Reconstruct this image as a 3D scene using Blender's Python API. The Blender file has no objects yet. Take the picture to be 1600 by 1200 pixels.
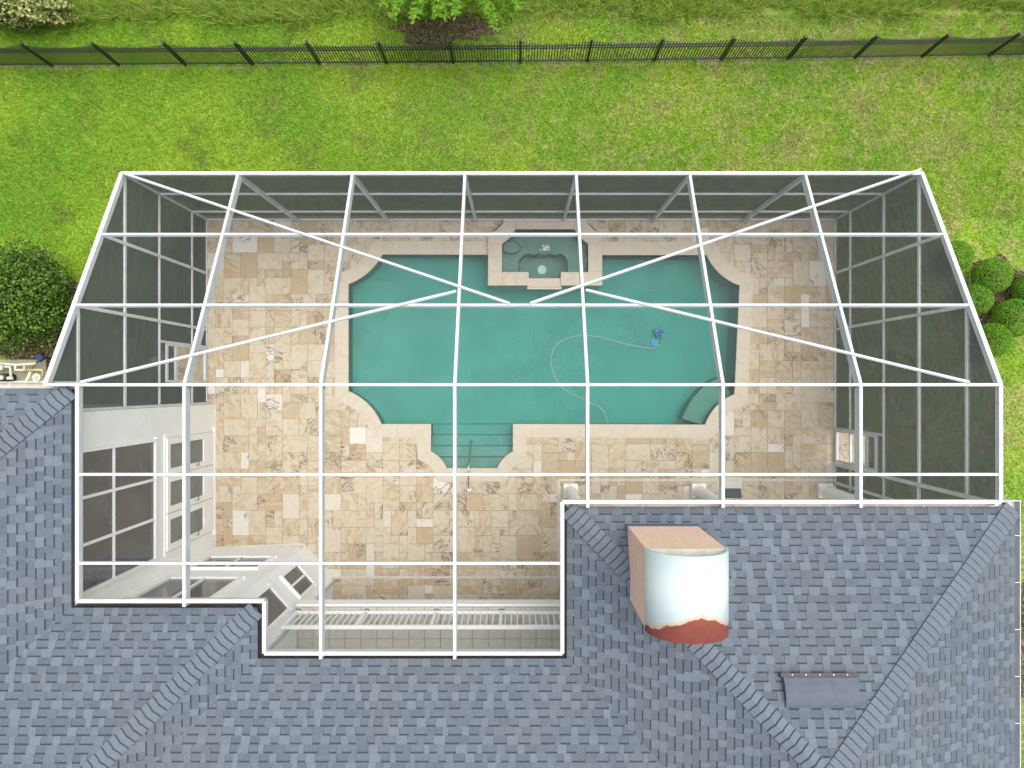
import bpy, bmesh, math, random
import numpy as np
from mathutils import Vector, Matrix
random.seed(7); np.random.seed(7)
scene = bpy.context.scene
C = scene.collection
# ------------------------------------------------------------------ camera
H = 17.69            # drone height above the patio
F = 1150.0           # focal length in photo pixels (1600 wide)
cam = bpy.data.cameras.new('camera'); camo = bpy.data.objects.new('camera', cam); C.objects.link(camo)
camo.location = (0, 0, H); camo.rotation_euler = (0, 0, 0)
cam.sensor_width = 36; cam.lens = 36*F/1600; cam.shift_x = -8/1600; cam.shift_y = 4/1600
cam.clip_start = 0.1; cam.clip_end = 2000
scene.camera = camo
# ------------------------------------------------------------------ light
SUN_EL, SUN_AZ = math.radians(73), math.radians(45)     # azimuth measured from +Y towards +X
w = bpy.data.worlds.new('World'); scene.world = w; w.use_nodes = True
nt = w.node_tree; bg = nt.nodes['Background']
sky = nt.nodes.new('ShaderNodeTexSky'); sky.sky_type = 'NISHITA'; sky.sun_disc = False
sky.sun_elevation = SUN_EL; sky.sun_rotation = SUN_AZ; sky.dust_density = 4; sky.air_density = 1.0
hs = nt.nodes.new('ShaderNodeHueSaturation'); hs.inputs['Saturation'].default_value = 0.35
nt.links.new(sky.outputs[0], hs.inputs['Color']); nt.links.new(hs.outputs[0], bg.inputs['Color'])
bg.inputs['Strength'].default_value = 0.15
sl = bpy.data.lights.new('sun', 'SUN'); so = bpy.data.objects.new('sun', sl); C.objects.link(so)
sl.energy = 1.5; sl.angle = math.radians(55); sl.color = (1, 0.97, 0.92)
sd = Vector((math.sin(SUN_AZ)*math.cos(SUN_EL), math.cos(SUN_AZ)*math.cos(SUN_EL), math.sin(SUN_EL)))
so.rotation_euler = sd.to_track_quat('Z', 'Y').to_euler(); so.location = sd*60
vs = scene.view_settings; vs.view_transform = 'Standard'; vs.look = 'None'; vs.gamma = 1; vs.exposure = 0.75
scene.render.resolution_x = 1024; scene.render.resolution_y = 768
try:
    scene.cycles.transparent_max_bounces = 24
except Exception: pass

# ------------------------------------------------------------------ helpers
def G(px, py, z=0.0):
    k = (H - z)/F
    return Vector(((px-808)*k, (604-py)*k, z))
WL = {}
def setup(o, parent=None):
    C.objects.link(o)
    if parent is not None:
        o.parent = parent
        o.matrix_parent_inverse = Matrix.Translation(-Vector(WL.get(parent.name, (0, 0, 0))))
    return o
def tag(o, label=None, cat=None, group=None, kind=None):
    if label: o['label'] = label
    if cat: o['category'] = cat
    if group: o['group'] = group
    if kind: o['kind'] = kind
    return o
def thing(name, loc, label, cat, group=None):
    o = bpy.data.objects.new(name, None); C.objects.link(o); o.location = loc
    o.empty_display_size = 0.2
    WL[o.name] = tuple(loc)
    return tag(o, label, cat, group)
class MB:
    def __init__(s): s.v = []; s.f = []; s.a = {}; s.sm = False
    def add(s, vs, fs, **attrs):
        n = len(s.v); s.v += [tuple(p) for p in vs]; s.f += [tuple(i+n for i in f) for f in fs]
        for k, val in attrs.items():
            s.a.setdefault(k, {})
            for j in range(len(s.f)-len(fs), len(s.f)): s.a[k][j] = val
        return s
    def box(s, c, d, rz=0.0, **at):
        c = Vector(c); m = Matrix.Rotation(rz, 3, 'Z')
        vs = [c + m @ Vector((x*d[0]/2, y*d[1]/2, z*d[2]/2)) for z in (-1, 1) for (x, y) in ((-1,-1),(1,-1),(1,1),(-1,1))]
        return s.add(vs, [(3,2,1,0),(4,5,6,7),(0,1,5,4),(1,2,6,5),(2,3,7,6),(3,0,4,7)], **at)
    def lohi(s, lo, hi, **at):
        return s.box([(a+b)/2 for a, b in zip(lo, hi)], [abs(b-a) for a, b in zip(lo, hi)], **at)
    def beam(s, p, q, w, h, up=(0,0,1), off=0.0, **at):
        # cross-section w sideways, h along up; off lifts the top above the line
        p, q, up = Vector(p), Vector(q), Vector(up); d = (q-p).normalized()
        side = d.cross(up).normalized(); u = side.cross(d).normalized()
        vs = []
        for e in (p, q):
            for (a, b) in ((-1, off-h), (1, off-h), (1, off), (-1, off)):
                vs.append(e + side*a*w/2 + u*b)
        return s.add(vs, [(0,1,2,3),(7,6,5,4),(0,4,5,1),(1,5,6,2),(2,6,7,3),(3,7,4,0)], **at)
    def prism(s, poly, z0, z1, **at):
        n = len(poly)
        vs = [(p[0], p[1], z0) for p in poly] + [(p[0], p[1], z1) for p in poly]
        fs = [tuple(range(n))[::-1], tuple(range(n, 2*n))] + [(i, (i+1) % n, n+(i+1) % n, n+i) for i in range(n)]
        return s.add(vs, fs, **at)
    def tube(s, pts, r, n=8, caps=True, **at):
        pts = [Vector(p) for p in pts]; vs = []; fs = []; m = len(pts)
        for i, p in enumerate(pts):
            d = (pts[min(i+1, m-1)]-pts[max(i-1, 0)]).normalized()
            a = d.cross(Vector((0,0,1)))
            if a.length < 1e-3: a = d.cross(Vector((1,0,0)))
            a.normalize(); b = a.cross(d); rr = r[i] if isinstance(r, (list, tuple)) else r
            for k in range(n):
                t = 2*math.pi*k/n; vs.append(p + (a*math.cos(t)+b*math.sin(t))*rr)
        for i in range(m-1):
            for k in range(n):
                fs.append((i*n+k, i*n+(k+1) % n, (i+1)*n+(k+1) % n, (i+1)*n+k))
        if caps: fs += [tuple(range(n)), tuple(range((m-1)*n, m*n))[::-1]]
        return s.add(vs, fs, **at)
    def mesh(s, name, mat, smooth=False, bevel=0):
        me = bpy.data.meshes.new(name); me.from_pydata(s.v, [], s.f); 
        if mat is not None: me.materials.append(mat)
        for k, d in s.a.items():
            at = me.attributes.new(k, 'FLOAT', 'FACE')
            at.data.foreach_set('value', [d.get(i, 0.0) for i in range(len(s.f))])
        bm = bmesh.new(); bm.from_mesh(me); bmesh.ops.recalc_face_normals(bm, faces=bm.faces)
        if bevel: bmesh.ops.bevel(bm, geom=bm.edges, offset=bevel, segments=1, affect='EDGES')
        bm.to_mesh(me); bm.free()
        if smooth: me.shade_smooth()
        return me
    def build(s, name, mat, parent=None, smooth=False, bevel=0):
        return setup(bpy.data.objects.new(name, s.mesh(name, mat, smooth, bevel)), parent)
def inst(name, me, loc, parent, rot=None):
    o = bpy.data.objects.new(name, me); 
    if rot is not None: o.matrix_basis = Matrix.Translation(loc) @ rot.to_4x4()
    else: o.location = loc
    return setup(o, parent)
def fastmesh(name, V, Fq, mat, rnd=None, vcount=4):
    me = bpy.data.meshes.new(name); n = len(Fq)
    me.vertices.add(len(V)); me.vertices.foreach_set('co', V.astype(np.float32).ravel())
    me.loops.add(n*vcount); me.loops.foreach_set('vertex_index', Fq.astype(np.int32).ravel())
    me.polygons.add(n); me.polygons.foreach_set('loop_start', np.arange(0, n*vcount, vcount, dtype=np.int32))
    me.update(calc_edges=True)
    if rnd is not None:
        at = me.attributes.new('rnd', 'FLOAT', 'FACE'); at.data.foreach_set('value', rnd.astype(np.float32))
    me.materials.append(mat); return me

# ------------------------------------------------------------------ materials
class NT:
    def __init__(s, name):
        s.m = bpy.data.materials.new(name); s.m.use_nodes = True; s.t = s.m.node_tree
        s.b = s.t.nodes['Principled BSDF']; s.out = s.t.nodes['Material Output']
    def n(s, typ, **kw):
        nd = s.t.nodes.new(typ)
        for k, v in kw.items():
            if hasattr(nd, k): setattr(nd, k, v)
            else: nd.inputs[k].default_value = v
        return nd
    def l(s, a, b): s.t.links.new(a, b)
    def put(s, sock, v):
        if hasattr(v, 'is_linked'): s.l(v, sock)
        else: sock.default_value = v
    def math(s, op, a, b=0.0, c=0.0, clamp=False):
        nd = s.t.nodes.new('ShaderNodeMath'); nd.operation = op; nd.use_clamp = clamp
        for i, v in enumerate((a, b, c)): s.put(nd.inputs[i], v)
        return nd.outputs[0]
    def mix(s, f, a, b, bt='MIX'):
        nd = s.t.nodes.new('ShaderNodeMix'); nd.data_type = 'RGBA'; nd.blend_type = bt
        for i, v in ((0, f), (6, a), (7, b)):
            if isinstance(v, tuple) and len(v) == 3: v = (*v, 1)
            s.put(nd.inputs[i], v)
        return nd.outputs[2]
    def pos(s): return s.n('ShaderNodeNewGeometry').outputs['Position']
    def noise(s, scale, detail=4, vec=None, rough=0.55, dist=0.0):
        nd = s.n('ShaderNodeTexNoise'); nd.inputs['Scale'].default_value = scale; nd.inputs['Detail'].default_value = detail
        nd.inputs['Roughness'].default_value = rough; nd.inputs['Distortion'].default_value = dist
        s.l(vec if vec is not None else s.pos(), nd.inputs['Vector']); return nd.outputs['Fac']
    def step(s, v, lo, hi):
        nd = s.n('ShaderNodeMapRange'); nd.interpolation_type = 'SMOOTHSTEP'
        s.put(nd.inputs[0], v); nd.inputs[1].default_value = lo; nd.inputs[2].default_value = hi; return nd.outputs[0]
    def rnd(s):
        a = s.n('ShaderNodeAttribute', attribute_name='rnd').outputs['Fac']
        return s.math('FRACT', s.math('ADD', a, s.n('ShaderNodeObjectInfo').outputs['Random']))
    def hashv(s, v, k): return s.math('FRACT', s.math('MULTIPLY', v, k))
    def bump(s, h, strength=0.3, dist=0.01):
        nd = s.n('ShaderNodeBump'); nd.inputs['Strength'].default_value = strength; nd.inputs['Distance'].default_value = dist
        s.l(h, nd.inputs['Height']); s.l(nd.outputs[0], s.b.inputs['Normal'])
    def fin(s, col, rough=0.6, metal=0.0, spec=0.5):
        if isinstance(col, tuple) and len(col) == 3: col = (*col, 1)
        s.put(s.b.inputs['Base Color'], col); s.put(s.b.inputs['Roughness'], rough); s.b.inputs['Metallic'].default_value = metal
        s.b.inputs['Specular IOR Level'].default_value = spec; return s.m
def plain(name, c1, c2=None, scale=6, rough=0.6, bumps=0.0, metal=0.0, spec=0.5, fine=80):
    t = NT(name); c2 = c2 or tuple(x*0.85 for x in c1)
    col = t.mix(t.step(t.noise(scale, 6), 0.3, 0.7), c1, c2)
    if bumps: t.bump(t.noise(fine, 4), bumps, 0.01)
    return t.fin(col, rough, metal, spec)

M = {}
M['alu'] = plain('white_aluminium', (0.55,0.57,0.59), (0.48,0.50,0.52), 3, 0.5)
M['alu_old'] = plain('aged_aluminium', (0.62,0.65,0.62), (0.50,0.54,0.50), 2.5, 0.55)
M['stucco'] = plain('white_stucco', (0.86,0.86,0.83), (0.81,0.81,0.78), 2, 0.85, 0.25)
M['trim'] = plain('white_trim', (0.87,0.87,0.85), (0.83,0.83,0.81), 4, 0.55)
t = NT('peach_stucco'); mp = t.n('ShaderNodeMapping'); mp.inputs['Scale'].default_value = (7, 7, 16); t.l(t.pos(), mp.inputs['Vector'])
ln_ = t.noise(1.3, 5, mp.outputs[0], 0.7); c = t.mix(t.step(ln_, 0.35, 0.65), (0.87,0.62,0.51), (0.80,0.53,0.43))
c = t.mix(t.math('MULTIPLY', t.step(t.noise(3, 5), 0.5, 0.75), 0.35), c, (0.85,0.68,0.58)); t.bump(t.math('ADD', ln_, t.noise(40, 4)), 1.0, 0.03); M['peach'] = t.fin(c, 0.92, 0, 0.2)
M['glass'] = plain('dark_window_glass', (0.045,0.042,0.038), (0.03,0.03,0.028), 1.2, 0.12)
M['doorglass'] = plain('grey_door_glass', (0.13,0.14,0.13), (0.10,0.11,0.10), 1.5, 0.15)
M['steel'] = plain('stainless_steel', (0.55,0.55,0.55), (0.4,0.4,0.4), 8, 0.3, metal=0.9)
M['black'] = plain('black_fence_metal', (0.012,0.014,0.014), (0.02,0.022,0.02), 10, 0.5)
M['dark'] = plain('dark_fitting', (0.02,0.02,0.022), None, 10, 0.5)
M['vent'] = plain('grey_vent_metal', (0.105,0.122,0.155), (0.09,0.105,0.135), 6, 0.75, spec=0.2)
M['gutter_shade'] = plain('brown_gutter_shade', (0.035,0.018,0.010), (0.012,0.008,0.006), 14, 0.5, 0.8, fine=40)  # dark brown that paints the shade and stain inside the gutters
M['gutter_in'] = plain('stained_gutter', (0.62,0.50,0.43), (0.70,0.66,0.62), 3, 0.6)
M['pvc'] = plain('white_pvc', (0.74,0.72,0.62), (0.6,0.55,0.42), 5, 0.5)
M['brass'] = plain('yellowed_pipe', (0.55,0.36,0.12), (0.62,0.5,0.3), 5, 0.5)
M['blue'] = plain('blue_plastic', (0.012,0.03,0.10), (0.02,0.05,0.14), 5, 0.5)
M['cblue'] = plain('cleaner_blue', (0.02,0.22,0.45), (0.02,0.18,0.38), 5, 0.4)
M['hose'] = plain('pale_hose', (0.24,0.30,0.28), (0.20,0.26,0.24), 5, 0.5)
M['mat'] = plain('charcoal_mat', (0.06,0.07,0.075), (0.045,0.05,0.055), 30, 0.95, 0.6)
M['drain'] = plain('grey_drain', (0.45,0.43,0.37), (0.55,0.53,0.47), 9, 0.7)
M['pad'] = plain('equipment_pad', (0.35,0.33,0.24), (0.25,0.25,0.15), 4, 0.9, 0.4)
M['mulch'] = plain('mulch', (0.085,0.045,0.025), (0.03,0.018,0.012), 9, 0.95, 1.0, fine=30)
M['soil'] = plain('dirt', (0.10,0.06,0.035), (0.05,0.032,0.02), 7, 0.95, 1.0, fine=30)
M['bark'] = plain('bark', (0.09,0.065,0.045), (0.05,0.035,0.025), 12, 0.9, 0.8)
M['grout'] = plain('grout', (0.52,0.45,0.34), (0.48,0.41,0.31), 5, 0.9)
M['concrete'] = plain('concrete', (0.4,0.38,0.34), (0.32,0.3,0.27), 5, 0.9, 0.4)
M['foam'] = plain('foam', (0.8,0.82,0.82), (0.7,0.75,0.75), 20, 0.6)

def travertine(name, calm=False):
    t = NT(name); r = t.rnd(); p = t.pos()
    rot = t.n('ShaderNodeVectorRotate', rotation_type='Z_AXIS'); t.l(p, rot.inputs['Vector']); t.l(t.math('MULTIPLY', r, 43.0), rot.inputs['Angle'])
    cmb = t.n('ShaderNodeCombineXYZ'); t.l(t.math('MULTIPLY', r, 91.0), cmb.inputs[0]); t.l(t.math('MULTIPLY', r, 57.0), cmb.inputs[1])
    add = t.n('ShaderNodeVectorMath', operation='ADD'); t.l(rot.outputs[0], add.inputs[0]); t.l(cmb.outputs[0], add.inputs[1])
    vec = add.outputs[0]
    mp = t.n('ShaderNodeMapping'); mp.inputs['Scale'].default_value = (1, 2.6, 1); t.l(vec, mp.inputs['Vector'])
    n1 = t.noise(2.4, 8, mp.outputs[0], 0.68, 1.6); n2 = t.noise(9.0, 7, mp.outputs[0], 0.7, 1.0)
    cream, ochre, white, tan = (0.50,0.435,0.325), (0.335,0.215,0.085), (0.64,0.615,0.56), (0.405,0.32,0.20)
    if calm:
        col = t.mix(t.step(n1, 0.35, 0.7), (0.52,0.46,0.365), (0.45,0.385,0.285))
        col = t.mix(t.math('MULTIPLY', t.hashv(r, 7.3), 0.5), col, (0.50,0.44,0.34))
        col = t.mix(t.math('MULTIPLY', t.step(n2, 0.5, 0.8), 0.3), col, (0.45,0.30,0.16))
    else:
        h1 = t.hashv(r, 7.31); h2 = t.hashv(r, 17.7); h3 = t.hashv(r, 29.3)
        col = t.mix(t.step(n1, 0.42, 0.70), cream, tan)
        och = t.math('MULTIPLY', t.step(t.math('ADD', n1, t.math('MULTIPLY', h1, 0.30)), 0.62, 0.86), 0.85)
        col = t.mix(och, col, ochre)
        col = t.mix(t.math('MULTIPLY', t.math('GREATER_THAN', h2, 0.90), 0.8), col, white)
        col = t.mix(t.math('MULTIPLY', t.math('LESS_THAN', h2, 0.07), 0.6), col, ochre)
        col = t.mix(t.math('MULTIPLY', t.step(n2, 0.48, 0.70), 0.42), col, (0.33,0.24,0.14))
        col = t.mix(t.math('MULTIPLY', t.math('MULTIPLY', h1, h1), 0.55), col, tan)
        # dark mineral veins on some tiles
        vn = t.noise(2.3, 5, mp.outputs[0], 0.6, 1.8)
        line = t.math('SUBTRACT', 1.0, t.step(t.math('ABSOLUTE', t.math('SUBTRACT', vn, 0.5)), 0.010, 0.055))
        line = t.math('MULTIPLY', line, t.math('GREATER_THAN', h3, 0.45))
        line = t.math('MULTIPLY', line, t.step(t.noise(1.8, 2, vec), 0.52, 0.58))
        col = t.mix(t.math('MULTIPLY', line, 0.85), col, (0.095,0.062,0.05))
        col = t.mix(t.math('MULTIPLY', t.step(t.noise(0.7, 3), 0.45, 0.7), 0.2), col, (0.44,0.36,0.25))
    t.bump(n2, 0.15, 0.004)
    return t.fin(col, 0.6, 0, 0.4)
M['trav'] = travertine('travertine'); M['coping'] = travertine('travertine_coping', True)

def shingle_mat(name, base=1.0):
    t = NT(name); r = t.rnd(); h = t.hashv(r, 9.7)
    band = t.n('ShaderNodeAttribute', attribute_name='band').outputs['Fac']
    tooth = t.n('ShaderNodeAttribute', attribute_name='tooth').outputs['Fac']
    dk, mid, lt = (0.076,0.095,0.119), (0.100,0.124,0.153), (0.136,0.165,0.199)
    capa = t.n('ShaderNodeAttribute', attribute_name='cap').outputs['Fac']
    c = t.mix(t.step(r, 0.1, 0.9), dk, mid)
    c = t.mix(t.math('MULTIPLY', tooth, t.step(h, 0.0, 0.9)), c, lt)
    c = t.mix(t.math('MULTIPLY', capa, 0.75), c, lt)
    gr = t.noise(160, 3); c = t.mix(t.math('MULTIPLY', t.step(gr, 0.44, 0.62), 0.6), c, (0.165,0.19,0.215))
    c = t.mix(t.math('MULTIPLY', t.step(t.noise(90, 3), 0.5, 0.66), 0.5), c, (0.03,0.035,0.044))
    c = t.mix(t.math('MULTIPLY', t.step(t.noise(0.8, 4), 0.4, 0.7), 0.35), c, (0.125,0.13,0.14))
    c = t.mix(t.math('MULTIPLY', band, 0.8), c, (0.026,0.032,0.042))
    t.bump(gr, 0.5, 0.004)
    return t.fin(c, 0.92, 0, 0.2)
M['shingle'] = shingle_mat('asphalt_shingle')
M['underlay'] = plain('roof_underlay', (0.07,0.08,0.1), None, 4, 0.95)

def grass_common(t, blade=False):
    p = t.pos(); sx = t.n('ShaderNodeSeparateXYZ'); t.l(p, sx.inputs[0]); X, Y = sx.outputs[0], sx.outputs[1]
    big = t.noise(0.33, 4); mid = t.noise(1.1, 5, rough=0.65); sm = t.noise(4.5, 5, rough=0.7); fine = t.noise(24, 5, rough=0.75)
    lime, green, deep, straw = (0.30,0.455,0.034), (0.17,0.36,0.024), (0.105,0.205,0.02), (0.50,0.44,0.20)
    c = t.mix(t.step(big, 0.38, 0.62), green, lime)
    c = t.mix(t.math('MULTIPLY', t.step(mid, 0.50, 0.70), 0.75), c, deep)
    # drier towards the right-hand (east) side
    dry = t.math('MULTIPLY', t.step(X, -9.0, 7.0), t.step(t.math('ADD', sm, t.math('MULTIPLY', mid, 0.6)), 0.68, 0.98))
    c = t.mix(t.math('MULTIPLY', dry, 0.75), c, straw)
    c = t.mix(t.math('MULTIPLY', t.step(t.math('ADD', sm, mid), 1.12, 1.30), 0.7), c, (0.27,0.20,0.08))
    return c, fine, sm, X, Y
t = NT('lawn'); c, fine, sm, X, Y = grass_common(t)
c = t.mix(t.math('MULTIPLY', t.step(fine, 0.45, 0.65), 0.75), c, (0.10,0.19,0.02))
fy = t.math('ADD', t.math('ADD', 7.80, t.math('MULTIPLY', X, 0.0098)), t.math('MULTIPLY', t.math('MULTIPLY', X, X), 0.00026))
strip = t.math('SUBTRACT', 1.0, t.step(t.math('ABSOLUTE', t.math('SUBTRACT', Y, fy)), 0.02, 0.11))
strip = t.math('MULTIPLY', strip, t.step(sm, 0.46, 0.60))
c = t.mix(strip, c, (0.34,0.28,0.20)); t.bump(fine, 1.0, 0.04); M['lawn'] = t.fin(c, 0.95, 0, 0.1)
def leafmat(name, cols, trans=0.25, common=False):
    t = NT(name); r = t.rnd()
    if common:
        c, fine, sm, X, Y = grass_common(t)
        c = t.mix(t.math('MULTIPLY', t.step(r, 0.45, 1.0), 0.75), c, (0.50,0.60,0.13))
        c = t.mix(t.math('MULTIPLY', t.step(t.math('SUBTRACT', 1.0, r), 0.5, 1.0), 0.8), c, (0.08,0.18,0.014))
    else:
        cr = t.n('ShaderNodeValToRGB'); e = cr.color_ramp.elements
        while len(e) < len(cols): e.new(0.5)
        for i, cc in enumerate(cols): e[i].position = i/(len(cols)-1); e[i].color = (*cc, 1)
        t.l(r, cr.inputs[0]); c = cr.outputs[0]
    t.fin(c, 0.7, 0, 0.15)
    tr = t.n('ShaderNodeBsdfTranslucent'); t.put(tr.inputs[0], c); mx = t.n('ShaderNodeMixShader'); mx.inputs[0].default_value = trans
    t.l(t.b.outputs[0], mx.inputs[1]); t.l(tr.outputs[0], mx.inputs[2]); t.l(mx.outputs[0], t.out.inputs[0])
    return t.m
M['blade'] = leafmat('grass_blade', None, 0.35, True)
M['bush'] = leafmat('bush_leaf', [(0.012,0.035,0.006),(0.05,0.12,0.014),(0.12,0.23,0.025),(0.24,0.29,0.08)])
M['ball'] = leafmat('clipped_leaf', [(0.07,0.18,0.015),(0.15,0.34,0.025),(0.24,0.46,0.04)])
M['tree'] = leafmat('tree_leaf', [(0.05,0.14,0.012),(0.12,0.28,0.02),(0.24,0.38,0.03),(0.45,0.46,0.04)], 0.3)
M['cream'] = leafmat('cream_flower', [(0.06,0.10,0.02),(0.22,0.26,0.06),(0.42,0.44,0.16),(0.56,0.55,0.28)])
M['wild'] = leafmat('wild_grass', [(0.08,0.18,0.02),(0.22,0.38,0.03),(0.32,0.44,0.06),(0.46,0.44,0.17)])

def screenmat(name, col, op, streak, vary=0.06):
    t = NT(name); t.fin(col, 0.8, 0, 0.1)
    mp = t.n('ShaderNodeMapping'); mp.inputs['Scale'].default_value = streak; t.l(t.pos(), mp.inputs['Vector'])
    a = t.math('ADD', op-vary, t.math('MULTIPLY', t.step(t.noise(1.0, 3, mp.outputs[0]), 0.35, 0.65), 2*vary))
    tr = t.n('ShaderNodeBsdfTransparent'); mx = t.n('ShaderNodeMixShader'); t.l(a, mx.inputs[0])
    t.l(tr.outputs[0], mx.inputs[1]); t.l(t.b.outputs[0], mx.inputs[2]); t.l(mx.outputs[0], t.out.inputs[0])
    return t.m
M['roof_screen'] = screenmat('roof_mesh_screen', (0.30,0.32,0.32), 0.07, (150, 3.5, 1), 0.028)
M['wall_screen'] = screenmat('wall_mesh_screen', (0.043,0.046,0.053), 0.905, (14, 14, 14), 0.02)
M['door_screen'] = screenmat('door_mesh_screen', (0.12,0.12,0.12), 0.2, (9, 9, 9), 0.03)

def plaster():
    t = NT('pool_plaster'); p = t.pos(); sx = t.n('ShaderNodeSeparateXYZ'); t.l(p, sx.inputs[0])
    c = t.mix(t.step(t.noise(1.2, 6), 0.35, 0.65), (0.185,0.275,0.235), (0.15,0.24,0.208))
    ve = t.math('SUBTRACT', 1.0, t.step(t.math('ABSOLUTE', t.math('SUBTRACT', t.noise(0.9, 6, rough=0.65, dist=0.8), 0.5)), 0.0, 0.012))
    c = t.mix(t.math('MULTIPLY', ve, t.math('MULTIPLY', t.step(t.noise(0.8, 2), 0.5, 0.62), 0.4)), c, (0.035,0.095,0.08))
    c = t.mix(t.math('MULTIPLY', t.step(t.noise(22, 5, rough=0.75), 0.48, 0.68), 0.5), c, (0.08,0.16,0.14))
    return t.fin(c, 0.8)
M['plaster'] = plaster()
M['step_edge'] = plain('step_nosing', (0.05,0.10,0.09), None, 10, 0.7)
M['bench'] = plain('bench_plaster', (0.13,0.23,0.175), (0.10,0.20,0.15), 5, 0.8)
def water(name, absorb, dens):
    t = NT(name); t.t.nodes.remove(t.b)
    gl = t.n('ShaderNodeBsdfGlossy'); gl.inputs['Roughness'].default_value = 0.04; gl.inputs['Color'].default_value = (0.8,0.9,0.9,1)
    tr = t.n('ShaderNodeBsdfTransparent'); tr.inputs[0].default_value = (0.97,0.99,0.985,1)
    fr = t.n('ShaderNodeFresnel'); fr.inputs[0].default_value = 1.14
    bp = t.n('ShaderNodeBump'); bp.inputs['Strength'].default_value = 0.25; bp.inputs['Distance'].default_value = 0.02
    t.l(t.noise(9, 3), bp.inputs['Height']); t.l(bp.outputs[0], gl.inputs['Normal']); t.l(bp.outputs[0], fr.inputs['Normal'])
    mx = t.n('ShaderNodeMixShader'); t.l(fr.outputs[0], mx.inputs[0]); t.l(tr.outputs[0], mx.inputs[1]); t.l(gl.outputs[0], mx.inputs[2])
    t.l(mx.outputs[0], t.out.inputs[0])
    va = t.n('ShaderNodeVolumeAbsorption'); va.inputs[0].default_value = (*absorb, 1); va.inputs[1].default_value = dens
    t.l(va.outputs[0], t.out.inputs['Volume']); return t.m
M['water'] = water('pool_water', (0.22,0.93,0.90), 1.5)
M['spa_water'] = water('spa_water', (0.35,0.80,0.77), 0.5)
def rusty():
    t = NT('galvanised_rusting'); p = t.pos(); sx = t.n('ShaderNodeSeparateXYZ'); t.l(p, sx.inputs[0])
    e = t.math('ADD', sx.outputs[1], t.math('MULTIPLY', t.math('SUBTRACT', t.noise(5, 7, rough=0.7), 0.5), 0.22))
    e = t.math('ADD', e, t.math('MULTIPLY', t.math('ABSOLUTE', t.math('SUBTRACT', sx.outputs[0], 2.36)), 0.42))
    rust = t.math('SUBTRACT', 1.0, t.step(e, -2.955, -2.94))
    halo = t.math('SUBTRACT', 1.0, t.step(e, -2.93, -2.86))
    c = t.mix(t.step(t.noise(2, 5), 0.3, 0.7), (0.44,0.51,0.54), (0.50,0.56,0.575))
    c = t.mix(t.math('MULTIPLY', halo, 0.55), c, (0.62,0.36,0.14))
    rc = t.mix(t.step(t.noise(9, 5), 0.35, 0.7), (0.25,0.055,0.035), (0.19,0.05,0.038))
    c = t.mix(rust, c, rc); return t.fin(c, t.math('ADD', 0.4, t.math('MULTIPLY', rust, 0.5)))
M['rusty'] = rusty()
M['tilefloor'] = plain('balcony_tile', (0.56,0.53,0.46), (0.50,0.47,0.40), 7, 0.6)

# ------------------------------------------------------------------ geometry of curves
def arc3(a, m, b, n):
    ax, ay = a; bx, by = m; cx, cy = b
    d = 2*(ax*(by-cy)+bx*(cy-ay)+cx*(ay-by))
    ux = ((ax*ax+ay*ay)*(by-cy)+(bx*bx+by*by)*(cy-ay)+(cx*cx+cy*cy)*(ay-by))/d
    uy = ((ax*ax+ay*ay)*(cx-bx)+(bx*bx+by*by)*(ax-cx)+(cx*cx+cy*cy)*(bx-ax))/d
    r = math.hypot(ax-ux, ay-uy); t0 = math.atan2(ay-uy, ax-ux); t1 = math.atan2(cy-uy, cx-ux)
    dt = (t1-t0+math.pi) % (2*math.pi)-math.pi
    return [(ux+r*math.cos(t0+dt*i/n), uy+r*math.sin(t0+dt*i/n)) for i in range(n+1)], (ux, uy, r)
def g2(p): q = G(p[0], p[1], 0); return (q.x, q.y)
# groups: (kind, points, coping?)
A1, _ = arc3(g2((543,443)), g2((576,423)), g2((597,396)), 10)
A2, _ = arc3(g2((1105,397)), g2((1126,427)), g2((1157,445)), 10)
A3, A3c = arc3(g2((1149,617)), g2((1119,637)), g2((1103,665)), 10)
A4, _ = arc3(g2((803,706)), g2((788,717)), g2((778,733)), 6)
A5, _ = arc3(g2((697,733)), g2((687,717)), g2((672,706)), 6)
A6, _ = arc3(g2((595,664)), g2((576,634)), g2((543,612)), 10)
seg = lambda *p: [g2(q) for q in p]
groups = [(A1, 1), (seg((597,396),(764,396.5)), 1), (seg((764,396.5),(764,445)), 0), (seg((764,445),(940,445)), 0), (seg((940,445),(940,397)), 0),
          (seg((940,397),(1105,397)), 1), (A2, 1), (seg((1157,445),(1149,617)), 1), (A3, 1), (seg((1103,665),(803,664)), 1), (seg((803,664),(803,706)), 1),
          (A4, 1), (seg((778,733),(697,733)), 1), (A5, 1), (seg((672,706),(672,664)), 1), (seg((672,664),(595,664)), 1), (A6, 1), (seg((543,612),(543,443)), 1)]
pool_poly = []
for g, c in groups: pool_poly += g[:-1]
def inside(poly, x, y):
    r = False; j = len(poly)-1
    for i in range(len(poly)):
        xi, yi = poly[i]; xj, yj = poly[j]
        if (yi > y) != (yj > y) and x < (xj-xi)*(y-yi)/(yj-yi)+xi: r = not r
        j = i
    return r
def dist_poly(poly, x, y):
    P = np.array(poly); Q = np.roll(P, -1, 0); d = Q-P; v = np.array([x, y])-P
    tt = np.clip((v*d).sum(1)/np.maximum((d*d).sum(1), 1e-9), 0, 1)
    return np.sqrt(((v-d*tt[:, None])**2).sum(1).min())
spa_out = [g2(p) for p in ((762.5,446),(762.5,366),(775,360),(785,350),(788,342),(916,342),(919,350),(929,360),(941,366),(941,446))]
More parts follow.
